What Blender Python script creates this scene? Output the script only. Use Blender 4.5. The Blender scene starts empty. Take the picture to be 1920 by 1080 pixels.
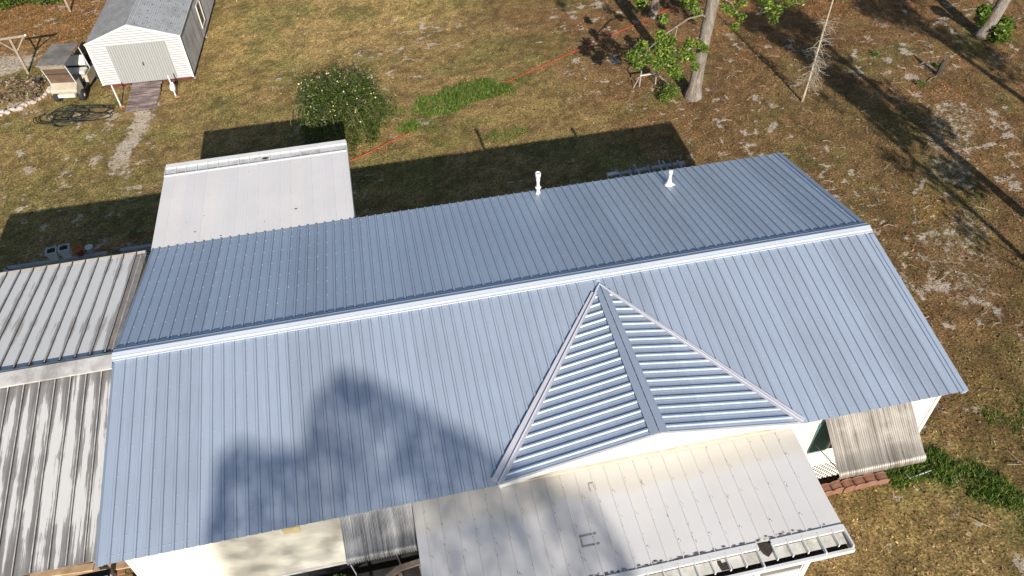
import bpy, math, random
import numpy as np
from mathutils import Matrix, Vector
rad = math.radians
S = bpy.context.scene
COL = S.collection
SUN_EL, SUN_AZ = 25.0, -2.9          # light travels towards +y, slightly -x
# ------------------------------------------------------------------ camera
cam = bpy.data.cameras.new("camera"); camo = bpy.data.objects.new("camera", cam); COL.objects.link(camo)
cam.sensor_width = 36.0; cam.lens = 27.2307; cam.clip_end = 3000; cam.clip_start = 0.1
Rr = [[0.9779338251360338, -0.20703156460102534, -0.027988656874825588], [0.16557414052407432, 0.6863701741245696, 0.7081533647889573], [0.12739951979705164, 0.6971613266174906, -0.705503683211095]]
CAM = (6.514032520751778, -12.460823757160696, 16.732877400060108)
M = Matrix(((Rr[0][0], Rr[1][0], -Rr[2][0], CAM[0]), (Rr[0][1], Rr[1][1], -Rr[2][1], CAM[1]), (Rr[0][2], Rr[1][2], -Rr[2][2], CAM[2]), (0, 0, 0, 1)))
camo.matrix_world = M
S.camera = camo
# ------------------------------------------------------------------ sky + sun
w = bpy.data.worlds.new("World"); S.world = w; w.use_nodes = True
nt = w.node_tree; bg = nt.nodes["Background"]
sky = nt.nodes.new("ShaderNodeTexSky"); sky.sky_type = 'NISHITA'; sky.sun_disc = False
sky.sun_elevation = rad(SUN_EL)
sd = Vector((math.sin(rad(SUN_AZ)) * math.cos(rad(SUN_EL)), math.cos(rad(SUN_AZ)) * math.cos(rad(SUN_EL)), -math.sin(rad(SUN_EL))))
ts = -sd                                # towards the sun
sky.sun_rotation = math.atan2(ts.x, ts.y)
sky.air_density = 1.0; sky.dust_density = 0.6; sky.ozone_density = 1.5
nt.links.new(sky.outputs[0], bg.inputs[0]); bg.inputs[1].default_value = 0.075
sl = bpy.data.lights.new("sun", 'SUN'); sl.energy = 5.0; sl.angle = rad(0.53); sl.color = (1.0, 0.94, 0.86)
so = bpy.data.objects.new("sun", sl); COL.objects.link(so)
so.rotation_euler = sd.to_track_quat('-Z', 'Y').to_euler(); so.location = (0, -40, 40)
S.view_settings.view_transform = 'Standard'; S.view_settings.look = 'None'; S.view_settings.exposure = 0.38; S.view_settings.gamma = 1.0
S.render.engine = 'CYCLES'
try: S.cycles.max_bounces = 6; S.cycles.transparent_max_bounces = 8
except Exception: pass

# ================================================================== helpers
def nodes(name):
    m = bpy.data.materials.new(name); m.use_nodes = True
    t = m.node_tree; b = t.nodes["Principled BSDF"]; return m, t, b
def N(t, kind, **kw):
    n = t.nodes.new(kind)
    for k, v in kw.items(): setattr(n, k, v)
    return n
def coords(t, scale=(1, 1, 1), rot=(0, 0, 0)):
    c = N(t, "ShaderNodeTexCoord"); mp = N(t, "ShaderNodeMapping")
    mp.inputs['Scale'].default_value = scale; mp.inputs['Rotation'].default_value = rot
    t.links.new(c.outputs['Object'], mp.inputs[0]); return mp.outputs[0]
def noise(t, vec, scale, detail=4, rough=0.55, dist=0.0):
    n = N(t, "ShaderNodeTexNoise"); n.inputs['Scale'].default_value = scale; n.inputs['Detail'].default_value = detail
    n.inputs['Roughness'].default_value = rough; n.inputs['Distortion'].default_value = dist
    t.links.new(vec, n.inputs['Vector']); return n.outputs['Fac']
def ramp(t, fac, stops):
    r = N(t, "ShaderNodeValToRGB"); e = r.color_ramp.elements
    while len(e) < len(stops): e.new(0.5)
    for i, (p, c) in enumerate(stops):
        e[i].position = p; e[i].color = (c[0], c[1], c[2], 1) if hasattr(c, '__len__') else (c, c, c, 1)
    t.links.new(fac, r.inputs[0]); return r.outputs[0]
def mix(t, a, b, f, mode='MIX'):
    n = N(t, "ShaderNodeMix", data_type='RGBA', blend_type=mode)
    for sock, v in ((n.inputs[6], a), (n.inputs[7], b)):
        if hasattr(v, 'is_output') or isinstance(v, bpy.types.NodeSocket): t.links.new(v, sock)
        else: sock.default_value = (*v, 1)
    if isinstance(f, (int, float)): n.inputs[0].default_value = f
    else: t.links.new(f, n.inputs[0])
    return n.outputs[2]
def mth(t, op, a, b=0.0, c=None):
    n = N(t, "ShaderNodeMath", operation=op)
    for i, v in enumerate((a, b) if c is None else (a, b, c)):
        if isinstance(v, (int, float)): n.inputs[i].default_value = v
        else: t.links.new(v, n.inputs[i])
    return n.outputs[0]
def bump(t, b, h, strength=0.3, dist=0.02):
    n = N(t, "ShaderNodeBump"); n.inputs['Strength'].default_value = strength; n.inputs['Distance'].default_value = dist
    t.links.new(h, n.inputs['Height']); t.links.new(n.outputs[0], b.inputs['Normal'])
MATS = {}
def simple(name, col, rough=0.6, metal=0.0, var=0.12, scale=6, bmp=0.0, dirt=None, dirt_amt=0.0, stretch=(1, 1, 1)):
    if name in MATS: return MATS[name]
    m, t, b = nodes(name); v = coords(t, stretch)
    f = noise(t, v, scale, 5)
    lo = tuple(c * (1 - var) for c in col); hi = tuple(min(1, c * (1 + var)) for c in col)
    o = ramp(t, f, [(0.3, lo), (0.7, hi)])
    if dirt is not None:
        f2 = noise(t, v, scale * 0.35, 8, 0.7)
        o = mix(t, o, dirt, ramp(t, f2, [(0.62 - dirt_amt * 0.25, 0.0), (0.70 - dirt_amt * 0.1, dirt_amt)]))
    t.links.new(o, b.inputs['Base Color']); b.inputs['Roughness'].default_value = rough; b.inputs['Metallic'].default_value = metal
    if bmp: bump(t, b, noise(t, v, scale * 3, 5), bmp)
    MATS[name] = m; return m

class MB:
    def __init__(s): s.v = []; s.f = []; s.m = []
    def add(s, vs, fs, mi=0, X=None):
        o = len(s.v)
        for p in vs:
            p = Vector(p)
            if X is not None: p = X @ p
            s.v.append(tuple(p))
        for f in fs: s.f.append(tuple(i + o for i in f)); s.m.append(mi)
        return s
    def box(s, x0, x1, y0, y1, z0, z1, mi=0, X=None):
        vs = [(x0, y0, z0), (x1, y0, z0), (x1, y1, z0), (x0, y1, z0), (x0, y0, z1), (x1, y0, z1), (x1, y1, z1), (x0, y1, z1)]
        return s.add(vs, [(0, 3, 2, 1), (4, 5, 6, 7), (0, 1, 5, 4), (1, 2, 6, 5), (2, 3, 7, 6), (3, 0, 4, 7)], mi, X)
    def slab(s, quad, th, mi=0, X=None):
        """quad: corners ccw from above, th thickness along -normal"""
        q = [Vector(p) for p in quad]; n = (q[1] - q[0]).cross(q[2] - q[0]).normalized()
        k = len(q); vs = q + [p - n * th for p in q]
        fs = [tuple(range(k)), tuple(range(2 * k - 1, k - 1, -1))] + [(i, i + k, (i + 1) % k + k, (i + 1) % k) for i in range(k)]
        return s.add(vs, fs, mi, X)
    def beam(s, a, b, wd, ht, mi=0, up=(0, 0, 1), X=None):
        a = Vector(a); b = Vector(b); d = (b - a).normalized(); u = Vector(up)
        if abs(d.dot(u)) > 0.98: u = Vector((0, 1, 0))
        r = d.cross(u).normalized(); u = r.cross(d)
        vs = []
        for p in (a, b):
            for i, j in ((-1, -1), (1, -1), (1, 1), (-1, 1)): vs.append(p + r * (i * wd / 2) + u * (j * ht / 2))
        return s.add(vs, [(0, 1, 2, 3), (7, 6, 5, 4), (0, 4, 5, 1), (1, 5, 6, 2), (2, 6, 7, 3), (3, 7, 4, 0)], mi, X)
    def tube(s, pts, rs, n=8, mi=0, X=None, closed=False, cap=True):
        pts = [Vector(p) for p in pts]; k = len(pts)
        if isinstance(rs, (int, float)): rs = [rs] * k
        vs = []; prev = None
        for i, p in enumerate(pts):
            if closed: d = pts[(i + 1) % k] - pts[i - 1]
            else: d = pts[min(i + 1, k - 1)] - pts[max(i - 1, 0)]
            d.normalize()
            if prev is None: prev = Vector((1, 0, 0)) if abs(d.x) < 0.9 else Vector((0, 1, 0))
            r = (prev - d * prev.dot(d)).normalized(); prev = r; u = d.cross(r)
            for j in range(n):
                a = 2 * math.pi * j / n; vs.append(p + (r * math.cos(a) + u * math.sin(a)) * rs[i])
        fs = []
        for i in range(k if closed else k - 1):
            for j in range(n):
                i2 = (i + 1) % k; fs.append((i * n + j, i * n + (j + 1) % n, i2 * n + (j + 1) % n, i2 * n + j))
        if cap and not closed: fs += [tuple(range(n - 1, -1, -1)), tuple((k - 1) * n + j for j in range(n))]
        return s.add(vs, fs, mi, X)
    def lathe(s, prof, n=16, mi=0, X=None):
        vs = []; k = len(prof)
        for r, z in prof:
            for j in range(n):
                a = 2 * math.pi * j / n; vs.append((r * math.cos(a), r * math.sin(a), z))
        fs = [(i * n + j, i * n + (j + 1) % n, (i + 1) * n + (j + 1) % n, (i + 1) * n + j) for i in range(k - 1) for j in range(n)]
        fs += [tuple(range(n - 1, -1, -1)), tuple((k - 1) * n + j for j in range(n))]
        return s.add(vs, fs, mi, X)
    def prism(s, outline, axis_a, axis_b, origin, ext, mi=0, X=None):
        """outline 2d points in plane (axis_a, axis_b) at origin, extruded by vector ext"""
        A = Vector(axis_a); B = Vector(axis_b); O = Vector(origin); E = Vector(ext); k = len(outline)
        vs = [O + A * a + B * b for a, b in outline]; vs += [p + E for p in vs]
        fs = [tuple(range(k)), tuple(range(2 * k - 1, k - 1, -1))] + [(i, (i + 1) % k, (i + 1) % k + k, i + k) for i in range(k)]
        return s.add(vs, fs, mi, X)
    def build(s, name, mats, parent=None, smooth=False):
        me = bpy.data.meshes.new(name); me.from_pydata(s.v, [], s.f)
        if not isinstance(mats, (list, tuple)): mats = [mats]
        for m in mats: me.materials.append(m)
        me.polygons.foreach_set('material_index', s.m)
        if smooth: me.polygons.foreach_set('use_smooth', [True] * len(s.f))
        me.update()
        o = bpy.data.objects.new(name, me); COL.objects.link(o)
        if parent is not None: o.parent = parent
        return o
def thing(name, label, cat, loc=(0, 0, 0), rz=0.0, group=None):
    o = bpy.data.objects.new(name, None); COL.objects.link(o); o.empty_display_size = 0.3
    o.location = loc; o.rotation_euler = (0, 0, rz)
    return tag(o, label, cat, group)
def tag(o, label=None, cat=None, group=None, kind=None):
    if label: o['label'] = label
    if cat: o['category'] = cat
    if group: o['group'] = group
    if kind: o['kind'] = kind
    return o
def copy_tree(o, parent=None):
    c = o.copy(); COL.objects.link(c)
    if parent is not None: c.parent = parent
    for ch in list(o.children): copy_tree(ch, c)
    return c
def bevel(o, wd=0.02, seg=2):
    b = o.modifiers.new("bevel", 'BEVEL'); b.width = wd; b.segments = seg; b.limit_method = 'ANGLE'; return o
def fast_mesh(name, verts, faces, mats, colors=None, mi=None, parent=None, smooth=False):
    """verts (n,3), faces (m,k) uniform k; colors per face (m,3)"""
    me = bpy.data.meshes.new(name); n = len(verts); m_, k = faces.shape
    me.vertices.add(n); me.vertices.foreach_set('co', np.asarray(verts, np.float32).ravel())
    me.loops.add(m_ * k); me.loops.foreach_set('vertex_index', faces.astype(np.int32).ravel())
    me.polygons.add(m_); me.polygons.foreach_set('loop_start', np.arange(0, m_ * k, k, dtype=np.int32))
    try: me.polygons.foreach_set('loop_total', np.full(m_, k, np.int32))
    except Exception: pass
    if smooth: me.polygons.foreach_set('use_smooth', np.ones(m_, bool))
    for m in (mats if isinstance(mats, (list, tuple)) else [mats]): me.materials.append(m)
    if mi is not None: me.polygons.foreach_set('material_index', np.asarray(mi, np.int32))
    me.update(calc_edges=True)
    if colors is not None:
        at = me.color_attributes.new("tint", 'FLOAT_COLOR', 'CORNER')
        c = np.ones((m_, k, 4), np.float32); c[:, :, :3] = np.asarray(colors)[:, None, :]
        at.data.foreach_set('color', c.ravel())
    o = bpy.data.objects.new(name, me); COL.objects.link(o)
    if parent is not None: o.parent = parent
    return o
rng = np.random.default_rng(7)
random.seed(7)
def vnoise(x, y, scale, seed=0, octaves=4):
    """value noise on arrays, 0..1"""
    x = np.asarray(x, float) / scale; y = np.asarray(y, float) / scale; out = 0; amp = 1; tot = 0
    for o in range(octaves):
        r = np.random.default_rng(seed * 31 + o).random((256, 256))
        xi = np.floor(x).astype(int); yi = np.floor(y).astype(int); fx = x - xi; fy = y - yi
        fx = fx * fx * (3 - 2 * fx); fy = fy * fy * (3 - 2 * fy)
        a = r[xi & 255, yi & 255]; b = r[(xi + 1) & 255, yi & 255]; c = r[xi & 255, (yi + 1) & 255]; d = r[(xi + 1) & 255, (yi + 1) & 255]
        out = out + amp * ((a * (1 - fx) + b * fx) * (1 - fy) + (c * (1 - fx) + d * fx) * fy); tot += amp
        amp *= 0.55; x = x * 2.03 + 11.3; y = y * 2.03 + 5.7
    return out / tot
def sstep(a, b, x): t = np.clip((x - a) / (b - a), 0, 1); return t * t * (3 - 2 * t)

# ================================================================== ground
def seg_d(x, y, pts):
    d = np.full(np.shape(x), 1e9)
    for (x0, y0), (x1, y1) in zip(pts[:-1], pts[1:]):
        dx, dy = x1 - x0, y1 - y0; tt = np.clip(((x - x0) * dx + (y - y0) * dy) / (dx * dx + dy * dy), 0, 1)
        d = np.minimum(d, np.hypot(x - x0 - tt * dx, y - y0 - tt * dy))
    return d
def ell(x, y, cx, cy, rx, ry, rot=0.0):
    c, s_ = math.cos(rot), math.sin(rot); u = (x - cx) * c + (y - cy) * s_; v = -(x - cx) * s_ + (y - cy) * c
    return np.sqrt((u / rx) ** 2 + (v / ry) ** 2)
def masks(x, y):
    """green, sand, orange litter, brown amounts 0..1"""
    wob = (vnoise(x, y, 0.9, 3) - 0.5)
    g = 0.30 * sstep(0.50, 0.72, vnoise(x, y, 1.6, 1)) + 0.18 * sstep(0.4, 0.8, vnoise(x, y, 6, 2))
    for cx, cy, rx, ry, rot, k in ((8.8, 14.9, 1.4, 1.0, 0.35, 0.68), (10.6, 15.55, 1.6, 0.8, 0.0, .86), (7.6, 13.8, 0.8, 0.5, 0.6, 0.7), (9.6, 13.4, 1.0, 0.5, 0, .35),
                                    (18.6, -4.5, .9, 0.5, -0.2, .88), (19.2, -5.2, .7, 0.42, -0.9, .8), (17.7, -4.35, 0.6, 0.4, 0, 0.8), (17.9, 13.5, 0.9, 0.6, 0, .5), (32.9, 14.3, 1.5, 0.8, 0, .6), (11.0, 12.3, .8, .4, 0, .5)):
        g = np.maximum(g, k * (1 - sstep(0.7, 1.25, ell(x, y, cx, cy, rx, ry, rot) + wob * 1.9)))
    s = 0.0 * x
    path = [(-2.9, 17.8), (-2.8, 16.6), (-3.0, 15.4), (-3.3, 14.2), (-3.0, 13.0), (-3.1, 11.6), (-3.5, 10.4)]
    s = np.maximum(s, (1 - sstep(0.05, 0.75, seg_d(x, y, path) + wob * 1.3)) * sstep(9.5, 15.5, y) * 0.95)
    right = sstep(17.0, 21.5, x + 0.25 * y)
    s = np.maximum(s, 0.85 * right * sstep(0.64, 0.72, vnoise(x, y, 0.36, 5, 2)) * sstep(0.3, 0.6, vnoise(x, y, 3.5, 6)))
    s = np.maximum(s, 0.62 * (1 - sstep(0.1, .9, seg_d(x, y, [(20.3, -.4), (20.9, 1.4), (20.6, 3.2), (19.3, 6.2)]) + wob * 2.2)))
    s = np.maximum(s, 0.55 * (1 - sstep(0.1, 1.5, seg_d(x, y, [(22.4, .8), (24.4, 3.4), (26.6, 7.6), (28.6, 9.6)]) + wob * 3.0)))
    s = np.maximum(s, 0.9 * (1 - sstep(0.5, 1.2, ell(x, y, -9.6, 23.2, 1.6, 1.2, 0.2) + wob * 1.0)))
    s = np.maximum(s, 0.8 * sstep(0.64, 0.72, vnoise(x, y * 1.4, 0.36, 8, 2)) * sstep(0.42, 0.6, vnoise(x, y, 4.0, 9)))
    s = np.maximum(s, 0.75 * sstep(0.58, 0.68, vnoise(x, y, 0.6, 18)) * (1 - sstep(-3.0, 0.5, x)) * sstep(10, 13, y) * (1 - sstep(19.5, 22, y)))
    o = 0.0 * x
    o = np.maximum(o, sstep(22.2, 25.5, y + wob * 2) * (1 - sstep(-5, -2.0, x)))
    o = np.maximum(o, 0.8 * sstep(14.5, 19, y - 0.12 * (x - 25) + wob * 3) * sstep(19, 25, x + wob * 3))
    o = np.maximum(o, 0.4 * right * sstep(0.5, 0.7, vnoise(x, y, 2.2, 12)))
    b = sstep(0.45, 0.7, vnoise(x, y, 3.0, 14)) * 0.5
    for cx, cy, rx, ry, rot in ((7.5, 14.8, 0.75, 1.3, 0.2), (10.4, 12.5, 2.0, 0.6, 0), (-8.3, 20.7, 1.5, 1.5, 0)):
        b = np.maximum(b, 1 - sstep(0.6, 1.2, ell(x, y, cx, cy, rx, ry, rot) + wob * 0.6))
    b = np.maximum(b, right * 0.55)
    return g, np.clip(s, 0, 1), np.clip(o, 0, 1), np.clip(b, 0, 1)
def ground_color(x, y):
    g, s, o, b = masks(x, y)
    straw = np.array([0.50, 0.345, 0.135]); tan = np.array([0.48, 0.295, 0.14]); grn = np.array([0.12, 0.19, 0.035]); olive = np.array([0.30, 0.27, 0.09])
    sand = np.array([0.66, 0.58, 0.48]); orange = np.array([0.44, 0.225, 0.095]); brown = np.array([0.30, 0.17, 0.088])
    n = vnoise(x, y, 2.4, 21)[..., None]
    c = straw * (1 - n) + tan * n
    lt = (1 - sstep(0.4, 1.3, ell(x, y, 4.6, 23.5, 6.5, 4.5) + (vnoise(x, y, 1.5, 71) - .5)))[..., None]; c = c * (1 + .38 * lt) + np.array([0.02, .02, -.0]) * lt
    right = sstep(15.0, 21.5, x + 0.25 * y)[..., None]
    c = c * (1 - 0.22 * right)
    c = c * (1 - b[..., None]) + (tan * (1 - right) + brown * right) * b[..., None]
    k = sstep(0.0, 0.35, g)[..., None]; c = c * (1 - 0.6 * k) + olive * 0.6 * k
    k = 0.85 * sstep(0.45, 1.0, g)[..., None]; c = c * (1 - k) + grn * k
    k = (o * 0.85)[..., None]; c = c * (1 - k) + orange * k
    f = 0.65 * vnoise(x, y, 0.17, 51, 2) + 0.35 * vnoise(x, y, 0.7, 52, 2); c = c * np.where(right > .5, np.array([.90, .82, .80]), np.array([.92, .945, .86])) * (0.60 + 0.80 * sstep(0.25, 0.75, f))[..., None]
    return c, s, g, o, sand
def axis(lo, hi, step, far):
    a = np.arange(lo, hi + step / 2, step); out = []; d = step
    q = hi
    while q < far: d *= 1.35; q += d; out.append(q)
    neg = []; d = step; q = lo
    while q > -far: d *= 1.35; q -= d; neg.append(q)
    return np.array(neg[::-1] + list(a) + out)
gx = axis(-15, 44, 0.14, 900); gy = axis(-12, 36, 0.14, 900)
GX, GY = np.meshgrid(gx, gy, indexing='ij')
def ground_h(x, y):
    near = (np.abs(x - 15) < 40) & (np.abs(y - 12) < 40)
    return np.where(near, (vnoise(x, y, 0.8, 41) - 0.5) * 0.07 + (vnoise(x, y, 0.3, 42, 2) - 0.5) * 0.03, 0.0)
GZ = ground_h(GX, GY)
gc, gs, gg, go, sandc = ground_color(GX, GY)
nxn, nyn = GX.shape
idx = np.arange(nxn * nyn).reshape(nxn, nyn)
gf = np.stack([idx[:-1, :-1], idx[1:, :-1], idx[1:, 1:], idx[:-1, 1:]], -1).reshape(-1, 4)
m, t, b = nodes("lawn_ground"); MATS['ground'] = m
at = N(t, "ShaderNodeAttribute", attribute_name="soil"); at2 = N(t, "ShaderNodeAttribute", attribute_name="mask")
v = coords(t)
sep = N(t, "ShaderNodeSeparateColor"); t.links.new(at2.outputs['Color'], sep.inputs[0])
n1 = noise(t, v, 9, 7, 0.8); n2 = noise(t, v, 3.5, 6, 0.75); n3 = noise(t, v, 22, 4, 0.75)
n4 = noise(t, v, 15, 2, 0.6)
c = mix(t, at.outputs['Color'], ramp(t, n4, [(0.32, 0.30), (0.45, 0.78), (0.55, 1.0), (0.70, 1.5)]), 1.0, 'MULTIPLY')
c = mix(t, c, (0.13, 0.075, 0.035), ramp(t, n1, [(0.34, 0.75), (0.46, 0.0)]))
c = mix(t, c, (0.72, 0.56, 0.30), ramp(t, n3, [(0.54, 0.0), (0.68, 0.45)]))
c = mix(t, c, (0.19, 0.19, 0.045), ramp(t, noise(t, v, 6.5, 4, .7), [(0.54, 0.0), (0.62, 0.55)]))
sf = mth(t, 'ADD', sep.outputs[0], mth(t, 'MULTIPLY', mth(t, 'SUBTRACT', n2, 0.5), 1.5))
sf = mth(t, 'ADD', sf, mth(t, 'MULTIPLY', mth(t, 'SUBTRACT', n1, 0.5), 2.2))
c = mix(t, c, (0.84, 0.71, 0.57), ramp(t, sf, [(0.56, 0.0), (0.86, 0.85)]))
t.links.new(c, b.inputs['Base Color']); b.inputs['Roughness'].default_value = 0.95; b.inputs['Specular IOR Level'].default_value = 0.1
bump(t, b, mth(t, 'ADD', n1, mth(t, 'MULTIPLY', n3, 0.5)), 1.0, 0.12)
gv = np.stack([GX, GY, GZ], -1).reshape(-1, 3)
go_ = fast_mesh("ground", gv, gf, m, smooth=True); tag(go_, kind='structure')
me = go_.data
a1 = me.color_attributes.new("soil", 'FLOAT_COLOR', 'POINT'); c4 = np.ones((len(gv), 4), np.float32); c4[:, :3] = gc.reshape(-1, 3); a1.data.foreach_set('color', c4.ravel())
a2 = me.color_attributes.new("mask", 'FLOAT_COLOR', 'POINT'); c4 = np.ones((len(gv), 4), np.float32); c4[:, 0] = gs.ravel(); c4[:, 1] = gg.ravel(); c4[:, 2] = go.ravel(); a2.data.foreach_set('color', c4.ravel())

# leaf / blade material using the per-face tint
def tint_mat(name, rough=0.6, trans=0.0, spec=0.3):
    m, t, b = nodes(name); a = N(t, "ShaderNodeAttribute", attribute_name="tint")
    t.links.new(a.outputs['Color'], b.inputs['Base Color']); b.inputs['Roughness'].default_value = rough; b.inputs['Specular IOR Level'].default_value = spec
    if trans:
        tr = N(t, "ShaderNodeBsdfTranslucent"); t.links.new(a.outputs['Color'], tr.inputs['Color'])
        mx = N(t, "ShaderNodeMixShader"); mx.inputs[0].default_value = trans
        out = t.nodes["Material Output"]; t.links.new(b.outputs[0], mx.inputs[1]); t.links.new(tr.outputs[0], mx.inputs[2]); t.links.new(mx.outputs[0], out.inputs['Surface'])
    MATS[name] = m; return m
M_BLADE = tint_mat("grass_blades", 0.75, 0.2, 0.1); M_LEAF = tint_mat("leaf_green", 0.45, 0.3, 0.45); M_DEAD = tint_mat("dead_leaves", 0.8, 0.0, 0.2)
# visible ground (inside the camera frustum, with a margin)
Rn = np.array(Rr); Cn = np.array(CAM)
def in_view(x, y, z=0.0, mg=120):
    q = (np.stack([x, y, np.full_like(x, z)], 1) - Cn) @ Rn.T; px = 960 + 1452.3 * q[:, 0] / q[:, 2]; py = 540 - 1452.3 * q[:, 1] / q[:, 2]
    return (px > -mg) & (px < 1920 + mg) & (py > -mg) & (py < 1080 + mg) & (q[:, 2] > 0)
def footprint(x, y):
    return ((x > -9) & (x < 17.45) & (y > -4.2) & (y < 4.2)) | ((x > 6) & (x < 13.1) & (y > -6.75) & (y <= -4.2)) | ((x > -4.8) & (x < -1.1) & (y > 19.8) & (y < 28))
def blades(name, x, y, h, wd, cols, lean=0.6, mat=None):
    n = len(x); a = rng.random(n) * 2 * np.pi; la = rng.random(n) * 2 * np.pi; z = ground_h(x, y)
    ln = lean * (0.3 + rng.random(n)); dx = np.cos(a) * wd / 2; dy = np.sin(a) * wd / 2
    p0 = np.stack([x - dx, y - dy, z - 0.01], 1); p1 = np.stack([x + dx, y + dy, z - 0.01], 1)
    p2 = np.stack([x + np.cos(la) * h * ln, y + np.sin(la) * h * ln, z + h * np.sqrt(np.clip(1 - (ln * 0.6) ** 2, 0.15, 1))], 1)
    V = np.stack([p0, p1, p2], 1).reshape(-1, 3); F = np.arange(3 * n).reshape(-1, 3)
    return fast_mesh(name, V, F, mat or M_BLADE, cols)
n = 300000
x = rng.random(n) * 60 - 15; y = rng.random(n) * 44 - 9
k = in_view(x, y) & ~footprint(x, y); x = x[k]; y = y[k]
gc_, gs_, gg_, go__, _ = ground_color(x, y)
tuft = sstep(0.42, 0.62, vnoise(x, y, 0.22, 61, 2)); keep = (rng.random(len(x)) > np.clip(gs_ * 1.05, 0, 0.97)) & (rng.random(len(x)) < 0.25 + 0.75 * tuft); x, y, gc_, gg_, go__ = x[keep], y[keep], gc_[keep], gg_[keep], go__[keep]
nn = len(x)
cols = gc_ * (0.45 + 1.25 * rng.random((nn, 1)) ** 1.3) * (1 + 0.10 * (rng.random((nn, 3)) - 0.5))
gr = (rng.random(nn) < 0.16 + 0.5 * gg_) & (go__ < 0.5)
cols[gr] = np.array([0.21, 0.235, 0.06]) * (0.6 + 0.8 * rng.random((gr.sum(), 1)))
tag(blades("dry_grass", x, y, 0.02 + 0.075 * rng.random(nn) ** 2, 0.02 + 0.025 * rng.random(nn), cols, 1.8), kind='stuff')
# long green grass patches
n = 160000; x = np.concatenate([rng.random(n) * 8 + 5.5, rng.random(n) * 5.5 + 16.7]); y = np.concatenate([rng.random(n) * 5 + 12, rng.random(n) * 6 - 9])
g_ = masks(x, y)[0]; k = (g_ > 0.35) & (rng.random(len(x)) < (g_ * vnoise(x, y, .5, 77, 2) * 1.1) ** 1.3); x = x[k]; y = y[k]; g_ = g_[k]; nn = len(x)
cols = np.array([0.075, 0.16, 0.028]) * (0.4 + 1.1 * rng.random((nn, 1))); yl = rng.random(nn) < 0.3; cols[yl] = np.array([0.32, 0.33, 0.08])
tag(blades("green_grass", x, y, (0.08 + 0.14 * rng.random(nn)) * g_, 0.02 + 0.015 * rng.random(nn), cols, 0.9), kind='stuff')
# chips of straw, sand and bark
n = 230000; x = rng.random(n) * 56 - 14; y = rng.random(n) * 42 - 8; k = in_view(x, y) & ~footprint(x, y) & (masks(x, y)[0] < .5); x = x[k]; y = y[k]; nn = len(x)
def chips(name, x, y, cols, s0, s1):
    n = len(x); a = rng.random(n) * np.pi; z = ground_h(x, y) + 0.012 + 0.035 * rng.random(n); s_ = (s0 + (s1 - s0) * rng.random(n) ** 2)[:, None]; w_ = s_ * (0.22 + 0.4 * rng.random((n, 1)))
    u = np.stack([np.cos(a), np.sin(a), .5 * (rng.random(n) - .5)], 1) * s_; v_ = np.stack([-np.sin(a), np.cos(a), .7 * (rng.random(n) - .3)], 1) * w_; c = np.stack([x, y, z], 1)
    return fast_mesh(name, np.stack([c - u, c - v_, c + u, c + v_], 1).reshape(-1, 3), np.arange(4 * n).reshape(-1, 4), M_DEAD, cols)
r_ = rng.random(nn)[:, None]; base = ground_color(x, y)[0]
cols = np.where(r_ < .45, base * 1.25, np.where(r_ < .55, np.array([.16, .19, .04]) * (.7 + .7 * rng.random((nn, 1))), np.where(r_ < .58, np.array([.60, .48, .32]), np.array([.11, .07, .04]) * (.5 + rng.random((nn, 1))))))
tag(chips("lawn_litter", x, y, np.clip(cols, 0, .8), .014, .042), kind='stuff')
# fallen leaves
n = 26000; x = np.concatenate([rng.random(n) * 26 + 15, rng.random(9000) * 10 - 14]); y = np.concatenate([rng.random(n) * 32 - 8, rng.random(9000) * 12 + 18])
k = in_view(x, y) & ~footprint(x, y); x = x[k]; y = y[k]; o_ = masks(x, y)[2]; k = rng.random(len(x)) < 0.15 + 0.85 * o_; x = x[k]; y = y[k]; o_ = o_[k]; nn = len(x)
cols = (np.array([0.26, 0.14, 0.07]) * (1 - o_[:, None]) + np.array([0.46, 0.20, 0.07]) * o_[:, None]) * (0.5 + rng.random((nn, 1)))
def flat_leaves(name, x, y, z, size, cols, tilt=0.5, mat=None, parent=None):
    n = len(x); a = rng.random(n) * 2 * np.pi
    u = np.stack([np.cos(a), np.sin(a), tilt * (rng.random(n) - 0.5)], 1); v_ = np.stack([-np.sin(a), np.cos(a), tilt * (rng.random(n) - 0.5)], 1)
    c = np.stack([x, y, z], 1); s1 = size[:, None]; V = np.stack([c - u * s1, c - v_ * s1 * 0.55, c + u * s1, c + v_ * s1 * 0.55], 1).reshape(-1, 3)
    return fast_mesh(name, V, np.arange(4 * n).reshape(-1, 4), mat or M_DEAD, cols, parent=parent)
tag(flat_leaves("fallen_leaves", x, y, ground_h(x, y) + 0.03, 0.03 + 0.035 * rng.random(nn), cols), kind='stuff')
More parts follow.
